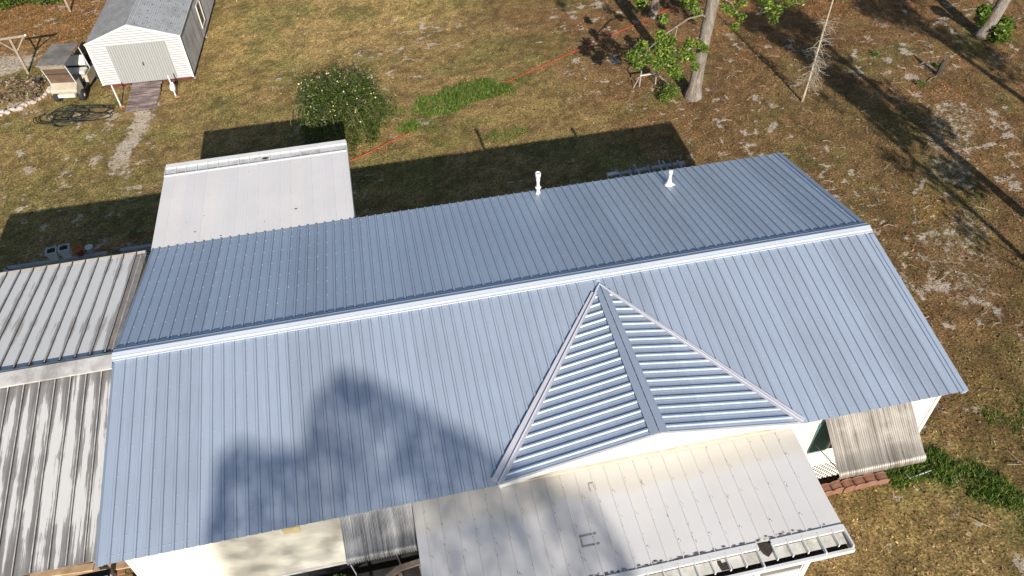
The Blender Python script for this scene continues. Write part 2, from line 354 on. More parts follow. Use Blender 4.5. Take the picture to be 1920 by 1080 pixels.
# ================================================================== materials for the buildings
def roof_metal(name, col, rough, metal, panelvar=0.065):
    m, t, b = nodes(name); v = coords(t)
    sx = N(t, "ShaderNodeSeparateXYZ"); t.links.new(v, sx.inputs[0])
    pid = mth(t, 'FLOOR', mth(t, 'DIVIDE', sx.outputs[0], 0.9144))
    wn = N(t, "ShaderNodeTexWhiteNoise", noise_dimensions='1D'); t.links.new(pid, wn.inputs['W'])
    big = noise(t, v, 0.55, 4, 0.6); vs = coords(t, (9, 0.7, 0.7)); st = noise(t, vs, 2.0, 5, 0.6); fine = noise(t, v, 60, 3, 0.6)
    f = mth(t, 'ADD', mth(t, 'MULTIPLY', wn.outputs['Value'], 0.30), mth(t, 'MULTIPLY', big, 0.5)); f = mth(t, 'ADD', f, mth(t, 'MULTIPLY', st, 0.30)); f = mth(t, 'ADD', f, mth(t, 'MULTIPLY', fine, 0.14))
    lo = tuple(c * (1 - panelvar * 1.7) for c in col); hi = tuple(min(1, c * (1 + panelvar * 1.5)) for c in col)
    t.links.new(ramp(t, f, [(0.38, lo), (0.82, hi)]), b.inputs['Base Color'])
    b.inputs['Metallic'].default_value = metal
    t.links.new(ramp(t, st, [(0.3, rough - 0.05), (0.7, rough + 0.07)]), b.inputs['Roughness'])
    bump(t, b, mth(t, 'ADD', noise(t, vs, 1.1, 3), mth(t, 'MULTIPLY', fine, 0.03)), 0.22, 0.02)
    MATS[name] = m; return m
M_ROOF = roof_metal("pale_blue_metal", (0.455, 0.525, 0.63), 0.42, 0.35)
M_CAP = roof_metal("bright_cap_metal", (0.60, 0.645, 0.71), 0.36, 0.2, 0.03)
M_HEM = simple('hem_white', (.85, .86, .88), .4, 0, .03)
M_CAPD = roof_metal("shaded_cap_metal", (0.33, 0.40, 0.50), 0.42, 0.4, 0.03)  # darker copy of the cap metal, the rear half's shade put into its colour
M_RIBSHADE = roof_metal('rib_flank_shade', (0.25, 0.29, 0.36), .5, .3)  # rib sides: their shading is painted in as a darker metal colour
M_SCREW = simple("screw_lit", (0.60, 0.64, 0.70), 0.55, 0.2, 0.05)  # rear screws catch light, so they are painted paler than the front ones
M_WHITE = simple("white_trim", (0.74, 0.73, 0.70), 0.45, 0, 0.04, 3, dirt=(0.5, 0.46, 0.38), dirt_amt=0.35)
M_GALV = simple("galvanised", (0.45, 0.48, 0.50), 0.4, 0.6, 0.1, 8)
def white_pan(name, yellow_y=None, joint=0.3048, x0=0.0, col=(0.70, 0.69, 0.675)):
    """old white enamel pan roof: faint joints, specks and yellow staining"""
    m, t, b = nodes(name); v = coords(t); sx = N(t, "ShaderNodeSeparateXYZ"); t.links.new(v, sx.inputs[0])
    big = noise(t, v, 0.7, 6, 0.6)
    o = ramp(t, big, [(0.3, tuple(c * 0.93 for c in col)), (0.7, tuple(c * 1.04 for c in col))])
    pid = mth(t, 'FLOOR', mth(t, 'DIVIDE', mth(t, 'SUBTRACT', sx.outputs[0], x0), joint)); wn = N(t, "ShaderNodeTexWhiteNoise", noise_dimensions='1D'); t.links.new(pid, wn.inputs['W'])
    o = mix(t, o, (0.62, 0.63, 0.65), mth(t, 'MULTIPLY', wn.outputs['Value'], 0.35))
    if yellow_y is not None:
        k = mth(t, 'MULTIPLY', mth(t, 'SUBTRACT', sx.outputs[1], yellow_y), 1.6); k = mth(t, 'ADD', k, mth(t, 'MULTIPLY', noise(t, v, 1.4, 6, .65), 1.4))
        o = mix(t, o, (0.60, 0.52, 0.37), ramp(t, k, [(0.70, 0.0), (1.7, 0.38)]))
    sp = noise(t, v, 26, 2, 0.5); cl = noise(t, v, 1.3, 3, 0.5)
    o = mix(t, o, (0.10, 0.09, 0.08), mth(t, 'MULTIPLY', ramp(t, sp, [(0.76, 0.0), (0.80, 1.0)]), ramp(t, cl, [(0.35, 0.2), (0.6, 1.0)])))
    vs = coords(t, (9, 0.6, 1)); o = mix(t, o, (0.45, 0.42, 0.38), ramp(t, noise(t, vs, 2.0, 7, 0.7), [(0.62, 0.0), (0.8, 0.5)]))
    t.links.new(o, b.inputs['Base Color']); b.inputs['Roughness'].default_value = 0.42
    bump(t, b, big, 0.05, 0.05); MATS[name] = m; return m
def weathered(name, thr, light=(0.66, 0.645, 0.62), dark=(0.125, 0.115, 0.11), pan=0.314, x0=0.0, tr=0.0, yc=None):
    """white paint worn off in long streaks that run down the slope, worst along the seams"""
    m, t, b = nodes(name); v = coords(t); sx = N(t, "ShaderNodeSeparateXYZ"); t.links.new(v, sx.inputs[0])
    vs = coords(t, (16, 0.55, 0.55)); st = noise(t, vs, 1.0, 8, 0.72, 0.2)
    fr = mth(t, 'FRACT', mth(t, 'DIVIDE', mth(t, 'SUBTRACT', sx.outputs[0], x0), pan))
    edge = mth(t, 'ABSOLUTE', mth(t, 'SUBTRACT', fr, 0.42))
    k = mth(t, 'ADD', mth(t, 'MULTIPLY', st, 1.0), mth(t, 'MULTIPLY', edge, 0.62)); k = mth(t, 'ADD', k, mth(t, 'MULTIPLY', mth(t, 'SUBTRACT', noise(t, v, 0.9, 3, .5), 0.5), 0.65))
    if yc is not None:
        e = mth(t, 'MULTIPLY', mth(t, 'POWER', mth(t, 'ABSOLUTE', mth(t, 'DIVIDE', mth(t, 'SUBTRACT', sx.outputs[1], yc), 2.1)), 6.0), 0.22); k = mth(t, 'ADD', k, e)
    fine = noise(t, coords(t, (50, 3, 3)), 1.0, 4, .7)
    o = mix(t, light, tuple(c * 0.8 for c in light), fine)
    d = mix(t, dark, tuple(min(1, c * 1.7) for c in dark), fine)
    o = mix(t, o, d, ramp(t, k, [(thr, 0.0), (thr + 0.014, 0.72), (thr + 0.22, 1.0)]))
    t.links.new(o, b.inputs['Base Color']); b.inputs['Roughness'].default_value = 0.7
    bump(t, b, k, 0.15, 0.01); MATS[name] = m; return m
def siding(name, col, pitch, axis=2, depth=0.5, dirt=None):
    m, t, b = nodes(name); v = coords(t); sx = N(t, "ShaderNodeSeparateXYZ"); t.links.new(v, sx.inputs[0])
    fr = mth(t, 'FRACT', mth(t, 'DIVIDE', sx.outputs[axis], pitch))
    big = noise(t, coords(t, (0.6, 0.6, 6)), 2.5, 5, .6); o = ramp(t, big, [(0.3, tuple(c * 0.93 for c in col)), (0.7, tuple(min(1, c * 1.03) for c in col))])
    if dirt: o = mix(t, o, dirt, ramp(t, noise(t, v, 3, 6, .7), [(0.6, 0), (0.75, 0.5)]))
    t.links.new(o, b.inputs['Base Color']); b.inputs['Roughness'].default_value = 0.5
    bump(t, b, fr, depth, 0.03); MATS[name] = m; return m
def striped(name, col, col2, pitch, axis=2):
    m, t, b = nodes(name); v = coords(t); sx = N(t, "ShaderNodeSeparateXYZ"); t.links.new(v, sx.inputs[0])
    fr = mth(t, 'FRACT', mth(t, 'DIVIDE', sx.outputs[axis], pitch)); o = mix(t, col2, col, ramp(t, fr, [(.0, 0.0), (.38, 0.0), (.5, 1.0)]))
    t.links.new(o, b.inputs['Base Color']); b.inputs['Roughness'].default_value = 0.5; bump(t, b, fr, .6, .03); MATS[name] = m; return m
M_SIDING = siding("cream_siding", (0.72, 0.695, 0.60), 0.11, 2, 0.35)
M_DARK = simple("dark_void", (0.02, 0.02, 0.02), 0.9, 0, 0.3, 4)
M_WOOD = simple("grey_wood", (0.24, 0.19, 0.14), 0.85, 0, 0.35, 5, 0.3, stretch=(1, 6, 6))
M_WOODX = simple("weathered_timber", (0.30, 0.27, 0.25), 0.85, 0, 0.35, 4, 0.3)
M_BROWN = simple("brown_lumber", (0.30, 0.16, 0.09), 0.8, 0, 0.4, 5, 0.2)
M_LATTICE = simple("lattice_white", (0.66, 0.63, 0.60), 0.6, 0, 0.08)
M_ALU = simple("aluminium_frame", (0.62, 0.62, 0.62), 0.35, 0.5, 0.05)
m, t, b = nodes("window_glass"); b.inputs['Base Color'].default_value = (0.03, 0.035, 0.04, 1); b.inputs['Roughness'].default_value = 0.06; b.inputs['Specular IOR Level'].default_value = 0.8; M_GLASS = m
m, t, b = nodes("porch_screen"); v = coords(t); t.links.new(ramp(t, noise(t, v, 3, 5), [(0.3, (0.10, 0.085, 0.075)), (0.7, (0.20, 0.18, 0.16))]), b.inputs['Base Color']); b.inputs['Roughness'].default_value = 0.35; M_SCREEN = m
M_TEAL = simple("teal_shutter", (0.10, 0.23, 0.23), 0.55, 0, 0.12, 8)
M_HOLE_LITTER = simple("hole_and_litter_dark", (0.045, 0.034, 0.028), 0.95, 0, 0.5, 30, 0.8)

# ================================================================== main house
A_, SL, G0, L_ = 4.475, 0.19314, 4.15, 17.717
def zf(y): return G0 - SL * abs(y)
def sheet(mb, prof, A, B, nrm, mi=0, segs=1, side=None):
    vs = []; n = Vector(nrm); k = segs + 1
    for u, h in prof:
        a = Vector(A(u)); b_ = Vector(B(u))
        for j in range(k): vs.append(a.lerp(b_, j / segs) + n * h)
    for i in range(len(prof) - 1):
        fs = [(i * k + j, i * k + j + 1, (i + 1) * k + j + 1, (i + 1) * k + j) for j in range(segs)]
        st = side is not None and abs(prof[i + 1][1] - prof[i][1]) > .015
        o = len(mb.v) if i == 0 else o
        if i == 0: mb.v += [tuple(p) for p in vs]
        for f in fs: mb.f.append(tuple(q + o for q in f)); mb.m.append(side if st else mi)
def rib_prof(u0, u1, first, pitch, bw=0.036, tw=0.021, h=0.023, minor=True, mh=.0035):
    p = [(u0, 0.0)]; r = first
    while r < u1 + 0.001:
        if minor:
            for q in (0.33, 0.67):
                c_ = r - pitch * (1 - q)
                if c_ - 0.012 > p[-1][0]: p += [(c_ - 0.012, 0.0), (c_, mh), (c_ + 0.012, 0.0)]
        if r - bw > p[-1][0] and r + bw < u1: p += [(r - bw, 0.0), (r - tw, h), (r + tw, h), (r + bw, 0.0)]
        r += pitch
    if p[-1][0] < u1: p.append((u1, 0.0))
    return p
def screw(mb, p, n, r=0.015, h=0.011, mi=0):
    n = Vector(n).normalized(); a = n.cross(Vector((0, 1, 0.1))).normalized(); b_ = n.cross(a); p = Vector(p)
    vs = [p + (a * math.cos(k * 1.0472) + b_ * math.sin(k * 1.0472)) * r for k in range(6)] + [p + (a * math.cos(k * 1.0472) + b_ * math.sin(k * 1.0472)) * r * 0.6 + n * h for k in range(6)]
    mb.add(vs, [(6, 7, 8, 9, 10, 11)] + [(i, (i + 1) % 6, (i + 1) % 6 + 6, i + 6) for i in range(6)], mi)
house = thing("mobile_home", "long low mobile home under a new ribbed pale blue metal gable roof", "house", (0, 0, 0))
nf = Vector((0, -SL, 1)).normalized(); nb = Vector((0, SL, 1)).normalized()
P9 = 0.2286
# back slope
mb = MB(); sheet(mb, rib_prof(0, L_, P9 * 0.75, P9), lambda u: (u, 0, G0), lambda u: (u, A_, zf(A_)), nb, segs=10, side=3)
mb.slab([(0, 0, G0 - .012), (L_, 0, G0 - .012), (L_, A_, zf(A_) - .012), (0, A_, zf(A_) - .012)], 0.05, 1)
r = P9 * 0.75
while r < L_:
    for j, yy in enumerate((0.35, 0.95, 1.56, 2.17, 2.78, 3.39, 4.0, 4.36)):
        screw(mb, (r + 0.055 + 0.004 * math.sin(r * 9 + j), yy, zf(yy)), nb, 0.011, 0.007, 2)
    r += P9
mb.build("roof_panels", [M_ROOF, M_WHITE, M_SCREW, M_RIBSHADE], house)['label'] = "shaded rear slope of pale blue ribbed panels"
# front slope
mb = MB(); prof = [(u, h) for u, h in rib_prof(0, 10.5, P9, P9)]
eb = lambda u: (u, -4.38, zf(4.38)) if 7.72 < u < 13.80 else (u, -A_, zf(A_))
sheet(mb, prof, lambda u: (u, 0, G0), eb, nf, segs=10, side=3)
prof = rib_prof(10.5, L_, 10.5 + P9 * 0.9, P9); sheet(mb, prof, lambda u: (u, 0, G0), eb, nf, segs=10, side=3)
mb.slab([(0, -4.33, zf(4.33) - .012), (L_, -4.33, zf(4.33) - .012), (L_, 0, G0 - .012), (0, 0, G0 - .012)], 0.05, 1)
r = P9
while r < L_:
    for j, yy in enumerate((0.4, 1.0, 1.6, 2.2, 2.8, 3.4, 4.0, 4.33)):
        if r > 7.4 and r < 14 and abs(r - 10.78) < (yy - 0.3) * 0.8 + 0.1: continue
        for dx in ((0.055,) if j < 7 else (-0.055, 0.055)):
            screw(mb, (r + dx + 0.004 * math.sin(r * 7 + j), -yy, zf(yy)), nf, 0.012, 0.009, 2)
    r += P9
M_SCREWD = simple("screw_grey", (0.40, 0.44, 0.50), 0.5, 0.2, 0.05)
mb.build("roof_panels", [M_ROOF, M_WHITE, M_SCREWD, M_RIBSHADE], house)['label'] = "sunlit front slope of pale blue ribbed panels"
# ridge cap with hemmed edges
mb = MB()
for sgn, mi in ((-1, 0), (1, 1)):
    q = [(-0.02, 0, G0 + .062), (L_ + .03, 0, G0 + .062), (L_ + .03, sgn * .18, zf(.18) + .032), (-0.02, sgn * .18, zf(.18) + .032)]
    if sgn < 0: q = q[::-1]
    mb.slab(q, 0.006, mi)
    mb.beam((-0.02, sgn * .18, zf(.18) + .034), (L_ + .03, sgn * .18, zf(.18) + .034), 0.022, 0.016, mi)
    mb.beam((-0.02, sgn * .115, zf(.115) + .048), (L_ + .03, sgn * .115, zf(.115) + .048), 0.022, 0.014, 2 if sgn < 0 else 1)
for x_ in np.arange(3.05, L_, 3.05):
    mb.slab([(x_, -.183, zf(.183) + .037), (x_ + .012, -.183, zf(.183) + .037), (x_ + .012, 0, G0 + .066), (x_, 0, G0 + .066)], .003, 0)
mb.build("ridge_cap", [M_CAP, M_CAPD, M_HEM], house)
# rake trims
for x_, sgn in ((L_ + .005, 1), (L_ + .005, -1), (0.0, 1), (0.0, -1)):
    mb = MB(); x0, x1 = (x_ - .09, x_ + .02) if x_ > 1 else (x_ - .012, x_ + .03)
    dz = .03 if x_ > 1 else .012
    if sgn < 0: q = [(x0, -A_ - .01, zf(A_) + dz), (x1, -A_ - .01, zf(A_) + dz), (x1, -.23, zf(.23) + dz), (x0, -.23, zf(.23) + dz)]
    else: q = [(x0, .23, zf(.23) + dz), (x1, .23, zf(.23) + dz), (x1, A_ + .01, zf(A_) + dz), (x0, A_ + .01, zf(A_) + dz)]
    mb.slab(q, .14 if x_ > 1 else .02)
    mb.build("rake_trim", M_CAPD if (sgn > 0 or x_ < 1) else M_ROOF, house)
# eave fascia + soffit
for sgn in (-1, 1):
    mb = MB(); y0, y1 = sorted((sgn * 4.27, sgn * 4.32))
    for xa, xb in (((0.02, L_ - .02),) if sgn > 0 else ((0.02, 7.6), (13.92, L_ - .02))): mb.box(xa, xb, y0, y1, 3.16, zf(4.32) - .07)
    y0, y1 = sorted((sgn * 4.20, sgn * 4.26)); mb.box(0.02, L_ - .02, y0, y1, 3.16, 3.18); mb.build("fascia", M_WHITE, house)
# walls with gable ends
WX0, WX1, WY = 0.36, 17.42, 4.215
mb = MB(); mb.prism([(-WY, 1.06), (WY, 1.06), (WY, 3.2), (0, 4.02), (-WY, 3.2)], (0, 1, 0), (0, 0, 1), (WX0, 0, 0), (WX1 - WX0, 0, 0)); mb.build("wall", M_SIDING, house)
for x_, y_ in ((WX0, -WY), (WX1, -WY), (WX0, WY), (WX1, WY)):
    mb = MB(); sx_ = 1 if x_ > 1 else -1; sy_ = 1 if y_ > 0 else -1
    mb.box(min(x_ - sx_ * .07, x_ + sx_ * .02), max(x_ - sx_ * .07, x_ + sx_ * .02), min(y_ + sy_ * .003, y_ + sy_ * .022), max(y_ + sy_ * .003, y_ + sy_ * .022), 1.02, 3.12)
    mb.box(min(x_ + sx_ * .003, x_ + sx_ * .022), max(x_ + sx_ * .003, x_ + sx_ * .022), min(y_ - sy_ * .07, y_ + sy_ * .02), max(y_ - sy_ * .07, y_ + sy_ * .02), 1.02, 3.12)
    mb.build("corner_trim", M_WHITE, house)
mb = MB(); mb.box(WX0 + .12, WX1 - .12, -WY + .12, WY - .12, 0.0, 1.055); mb.build("skirting", M_DARK, house)
mb = MB(); mb.box(WX0, 14.2, -WY - .004, -WY + .05, 0.96, 1.04); mb.build("base_trim", M_WHITE, house)
def lattice(name, x0, x1, z0, z1, y, parent, mat, pitch=0.13, wd=0.035, along='x'):
    mb = MB(); W = x1 - x0; H = z1 - z0
    for sgn in (1, -1):
        k = -H
        while k < W:
            a0 = max(k, 0); a1 = min(k + H, W)
            if a1 - a0 > 0.02:
                if sgn > 0: p, q = (a0, a0 - k), (a1, a1 - k)
                else: p, q = (a0, H - (a0 - k)), (a1, H - (a1 - k))
                off = 0.006 * sgn
                mb.beam((x0 + p[0], y + off, z0 + p[1]), (x0 + q[0], y + off, z0 + q[1]), 0.008, wd, up=(0, 1, 0)) if False else mb.prism([(p[0] - wd * .7, p[1]), (p[0] + wd * .7, p[1]), (q[0] + wd * .7, q[1]), (q[0] - wd * .7, q[1])], (1, 0, 0), (0, 0, 1), (x0, y + off, z0), (0, 0.01, 0))
            k += pitch
    return mb.build(name, mat, parent)
lattice("lattice_skirting", 14.0, 17.40, 0.32, 1.04, -WY - .02, house, simple("white_lattice", (0.80, 0.76, 0.68), 0.6, 0, 0.05), 0.13, 0.028)
mb = MB(); mb.box(13.95, 17.42, -WY - .045, -WY - .005, 1.02, 1.06); mb.build("base_trim", M_WHITE, house)
# yellow plate under the eave
mb = MB(); mb.box(3.27, 3.60, -WY - .03, -WY - .004, 2.69, 2.86); mb.build("wall_vent", simple("yellow_plate", (0.62, 0.50, 0.26), 0.6, 0, 0.15), house)
# dormer gable
DX = 10.78; A0 = Vector((DX, -0.38, 4.085)); F0 = Vector((DX, -4.47, 3.985)); VL = Vector((7.56, -4.47, 3.315)); VR = Vector((13.95, -4.47, 3.315))
def lerp_y(P, Q, y): k = (y - P.y) / (Q.y - P.y); return P.lerp(Q, k)
nl = (F0 - A0).cross(VL - A0).normalized(); nl = nl if nl.z > 0 else -nl; nr = (F0 - A0).cross(VR - A0).normalized(); nr = nr if nr.z > 0 else -nr
for V_, n_, lab in ((VL, nl, "dormer slope facing left"), (VR, nr, "dormer slope facing right")):
    mb = MB(); prof = rib_prof(-4.47, -0.55, -4.47 + 0.16, P9, 0.034, 0.018, 0.029, mh=.004)
    sheet(mb, prof, lambda u: lerp_y(A0, F0, u), lambda u, V_=V_: lerp_y(A0, V_, u), n_, segs=2)
    q = [A0, V_, F0]; 
    if (q[1] - q[0]).cross(q[2] - q[0]).z < 0: q = q[::-1]
    mb.slab([p - n_ * .01 for p in q], .05, 1)
    for k in range(18):
        u = -4.47 + 0.16 + P9 * k + 0.06
        if u < -0.8:
            a_, b_ = lerp_y(A0, F0, u), lerp_y(A0, V_, u); ln = (b_ - a_).length; q_ = 0.3
            while q_ < ln - .2: screw(mb, a_.lerp(b_, q_ / ln) + n_ * .002, n_, .013, .01, 2); q_ += .61
    o = mb.build("dormer_roof", [M_ROOF, M_WHITE, M_SCREWD], house); o['label'] = lab
# dormer ridge cap
mb = MB()
for V_, n_, sg in ((VL, nl, -1), (VR, nr, 1)):
    dl = (V_ - F0).normalized() * 0.165
    q = [A0 + n_ * .045 + Vector((0, .1, 0)), F0 + n_ * .045 + Vector((0, -.01, 0)), F0 + dl + n_ * .045 + Vector((0, -.01, 0)), A0 + dl * .72 + n_ * .045 + Vector((0, -.1, 0))]
    if (q[1] - q[0]).cross(q[2] - q[0]).z < 0: q = q[::-1]
    mb.slab(q, .006)
    mb.beam(A0 + dl * .72 + n_ * .046 + Vector((0, -.1, 0)), F0 + dl + n_ * .046, .02, .014)
mb.build("dormer_ridge_cap", roof_metal("dormer_cap_metal", (0.47, 0.54, 0.64), 0.38, 0.4, 0.03), house)
# end closure at the dormer apex
mb = MB(); mb.tube([(DX - .17, -.58, 4.10), (DX - .08, -.44, 4.115), (DX, -.34, 4.125), (DX + .08, -.44, 4.115), (DX + .17, -.58, 4.10)], .022, 6)
mb.slab([(DX - .05, -.36, 4.10), (DX + .05, -.36, 4.10), (DX + .04, -.2, 4.13), (DX - .04, -.2, 4.13)], .01); mb.build("sealant_closure", M_CAP, house)
# valley flashings
M_PINK = roof_metal("valley_metal", (0.60, 0.58, 0.62), 0.5, 0.15, 0.04)
for V_, n_, sg, wd in ((VL, nl, -1, .17), (VR, nr, 1, .11)):
    mb = MB(); d = (V_ - A0).normalized(); a_ = A0 + d * .25 + Vector((0, 0, .012)); e_ = V_ + Vector((0, 0, .012))
    side = nf.cross(d); side = side if side.x * sg > 0 else -side
    q = [a_ + nf * .03, e_ + nf * .03, e_ + side * wd + nf * .028, a_ + side * wd * .6 + nf * .028]
    if (q[1] - q[0]).cross(q[2] - q[0]).z < 0: q = q[::-1]
    mb.slab(q, .006)
    ins = n_.cross(d); ins = ins if ins.x * sg < 0 else -ins
    q = [a_ + n_ * .045, e_ + n_ * .045, e_ + ins * .09 + n_ * .045, a_ + ins * .05 + n_ * .045]
    if (q[1] - q[0]).cross(q[2] - q[0]).z < 0: q = q[::-1]
    mb.slab(q, .008); mb.beam(a_ + n_ * .05, e_ + n_ * .05, .016, .03, 1)
    mb.build("valley_flashing", [M_PINK, M_CAP], house)
# gable wall and barge trim
mb = MB(); mb.prism([(7.9, 3.22), (13.6, 3.22), (DX + .02, 3.86)], (1, 0, 0), (0, 0, 1), (0, -4.40, 0), (0, .10, 0)); mb.build("gable_wall", M_WHITE, house)
for V_ in (VL, VR):
    mb = MB(); e1 = F0 + Vector((0, .0, -.05)); e2 = V_ + Vector((0, 0, -.05)); mb.beam(e1, e2, .05, .12, up=(0, 0, 1)); mb.build("barge_board", M_WHITE, house)
mb = MB(); mb.box(7.62, 13.9, -4.47, -4.41, 3.22, 3.262); mb.build("flashing_strip", simple("beige_flashing", (0.60, 0.52, 0.40), 0.6, 0, 0.15, 5, dirt=(0.25, 0.2, 0.16), dirt_amt=.4), house)
# corrugated awnings
def awning(x0, x1, wz, oy, oz, label, light, dark, drop=0.16):
    aw = []
    yw = -WY - .01; p0 = Vector((0, yw, wz)); p1 = Vector((0, -WY - oy, oz)); path = [p0, p0.lerp(p1, .35), p0.lerp(p1, .7), p1]
    c = p1 + Vector((0, -.02, -.0)); R_ = .13
    for a in (20, 40, 60, 80, 100, 120): path.append(p1 + Vector((0, -math.sin(rad(a)) * R_, -(1 - math.cos(rad(a))) * R_)))
    m, t, b = nodes("awning_metal"); v = coords(t, (22, 0.5, 0.5)); v2 = coords(t)
    st = noise(t, v, 1.0, 7, .7); o = ramp(t, st, [(0.36, dark), (0.62, light)])
    o = mix(t, o, tuple(min(1, c * 1.5) for c in light), ramp(t, noise(t, v2, 1.3, 5, .6), [(.5, 0), (.72, .6)]))
    t.links.new(o, b.inputs['Base Color']); b.inputs['Roughness'].default_value = .42; b.inputs['Metallic'].default_value = .35
    mb = MB(); us = np.arange(x0, x1, 0.0125); K = len(path); vs = []
    for i, u in enumerate(us):
        h = 0.017 * math.sin(u / 0.05 * 2 * math.pi)
        for j, p in enumerate(path):
            d = (path[min(j + 1, K - 1)] - path[max(j - 1, 0)]).normalized(); n_ = Vector((0, -d.z, d.y)); n_ = n_ if n_.z > 0 or n_.y < 0 else -n_
            if n_.y > 0: n_ = -n_
            vs.append(Vector((u, p.y, p.z)) + n_ * h)
    fs = [(i * K + j, i * K + j + 1, (i + 1) * K + j + 1, (i + 1) * K + j) for i in range(len(us) - 1) for j in range(K - 1)]
    mb.add(vs, fs); o = mb.build("awning", m, house, smooth=True); o['label'] = label
    mb = MB(); mb.box(x0 - .02, x1 + .02, -WY - .05, -WY - .006, wz - .01, wz + .035); mb.build("mounting_rail", M_WHITE, o)
    for x_ in (x0 + .04, x1 - .04):
        mb = MB(); mb.tube([(x_, -WY - .02, oz - .35), (x_, -WY - oy + .03, oz - .03)], .011, 6); mb.build("support_arm", M_BROWN, o)
    return o
awning(14.66, 16.68, 2.98, .92, 2.31, "sunlit ribbed awning over the right front window", (0.40, 0.37, 0.325), (0.17, 0.145, 0.12))
awning(4.40, 5.95, 3.02, .62, 2.48, "grimy grey ribbed awning half under the porch roof", (0.42, 0.42, 0.42), (0.13, 0.13, 0.14))
# window under the right awning
mb = MB(); mb.box(15.08, 16.3, -WY - .03, -WY - .004, 1.60, 2.72); win = mb.build("window", M_WHITE, house)
mb = MB(); mb.box(15.13, 16.25, -WY - .038, -WY - .032, 1.65, 2.67); mb.build("pane", M_GLASS, win)
for x0, x1 in ((14.62, 15.05), (16.33, 16.66)):
    mb = MB(); mb.box(x0, x1, -WY - .035, -WY - .004, 1.60, 2.74)
    for z_ in np.arange(1.66, 2.68, .05): mb.box(x0 + .04, x1 - .04, -WY - .046, -WY - .036, z_, z_ + .03)
    mb.build("shutter", M_TEAL, house)
mb = MB(); mb.box(4.55, 5.8, -WY - .03, -WY - .004, 1.70, 2.72); win = mb.build("window", M_WHITE, house)
mb = MB(); mb.box(4.6, 5.75, -WY - .038, -WY - .032, 1.75, 2.67); mb.build("pane", M_GLASS, win)
# vent pipes on the rear slope
M_PVC = simple("white_pvc", (0.78, 0.78, 0.76), 0.4, 0, 0.05)
mb = MB(); X = Matrix.Translation((10.42, 4.28, zf(4.28)))
mb.lathe([(.075, .0), (.072, .03), (.045, .05), (.045, .42), (.052, .43)], 14, 0, X)
pipe = mb.build("vent_pipe", M_PVC, house, True); pipe['label'] = "tall white vent pipe at the rear eave"
mb = MB(); mb.lathe([(.046, .57), (.078, .57), (.078, .70), (.074, .71), (.06, .712), (.058, .70)], 14, 0, X); mb.build("pipe_cap", M_PVC, pipe, True)
mb = MB(); mb.lathe([(.05, .43), (.056, .44), (.056, .57), (.05, .575)], 12, 0, X); mb.build('coupling', M_PVC, pipe, True)
mb = MB(); mb.lathe([(.085, .20), (.085, .23), (.04, .235)], 14, 0, X); mb.build('pipe_collar', M_PVC, pipe, True)
mb = MB(); X = Matrix.Translation((14.0, 3.62, zf(3.62)))
mb.lathe([(.045, .0), (.045, .45), (.04, .46)], 14, 0, X); pipe = mb.build("vent_pipe", M_PVC, house, True); pipe['label'] = "short white vent pipe with a cone boot"
mb = MB(); mb.lathe([(.13, .0), (.125, .02), (.07, .10), (.052, .19)], 16, 0, X); mb.slab([(13.86, 3.50, zf(3.5) + .03), (14.14, 3.50, zf(3.5) + .03), (14.14, 3.76, zf(3.76) + .03), (13.86, 3.76, zf(3.76) + .03)], .01); mb.build("pipe_boot", M_PVC, pipe, True)
mb = MB(); mb.lathe([(.06, .36), (.06, .48), (.055, .485)], 12, 0, X); mb.build("pipe_cap", M_PVC, pipe, True)

# ================================================================== old wing roof at the left (carport)
wing = thing("carport", "old open carport whose grimy white seamed roof adjoins the left end of the house", "carport", (0, 0, 0))
WZ = 4.045; WL = -6.35
def zw(y): return WZ - (SL * -y if y < 0 else .124 * y)
M_WF = weathered("worn_paint_front", 0.63, x0=0.05, yc=-2.3); M_WB = weathered("worn_paint_back", 0.73, (0.84, 0.83, 0.80), (0.30, 0.27, 0.25), x0=0.05)
M_SEAM = simple("seam_shade_metal", (0.15, 0.135, 0.13), 0.6, 0.2, 0.3, 6)
for sgn, mat, lab in ((-1, M_WF, "front slope with paint peeling in long streaks"), (1, M_WB, "cleaner rear slope")):
    mb = MB(); ye = 4.30 if sgn < 0 else 4.0
    q = [(WL, 0, WZ), (-.025, 0, WZ), (-.025, sgn * ye, zw(sgn * ye)), (WL, sgn * ye, zw(sgn * ye))]
    if sgn < 0 : q = q[::-1]
    q = q if (Vector(q[1]) - Vector(q[0])).cross(Vector(q[2]) - Vector(q[0])).z > 0 else q[::-1]
    mb.slab(q, .03); x_ = -0.26
    n_ = nf if sgn < 0 else nb
    while x_ > WL:
        a_ = Vector((x_, sgn * .2, zw(sgn * .2))) + n_ * .022; b_ = Vector((x_, sgn * ye, zw(sgn * ye))) + n_ * .022
        mb.beam(a_, b_, .034, .05, 1, up=n_); mb.beam(a_ + n_ * .028 + Vector((.006, 0, 0)), b_ + n_ * .028 + Vector((.006, 0, 0)), .02, .006, 2, up=n_)  # dark sides and paler top put the seam's side shading into its colours
        x_ -= .314
    o = mb.build("roof_panels", [mat, M_SEAM, simple('seam_top', (.50, .48, .45), .6, .1, .3, 5)], wing); o['label'] = lab
mb = MB(); mcap = simple("worn_cap", (.56, .54, .51), .7, 0, .12, 3, dirt=(.2, .18, .165), dirt_amt=.7)
q = [(WL, -.32, WZ + .035), (-.03, -.32, WZ + .035), (-.03, .03, WZ + .10), (WL, .03, WZ + .10)]; mb.slab(q, .05)
q = [(WL, .03, WZ + .095), (-.03, .03, WZ + .095), (-.03, .13, WZ + .06), (WL, .13, WZ + .06)]; mb.slab(q, .04); mb.build("ridge_cap", mcap, wing)
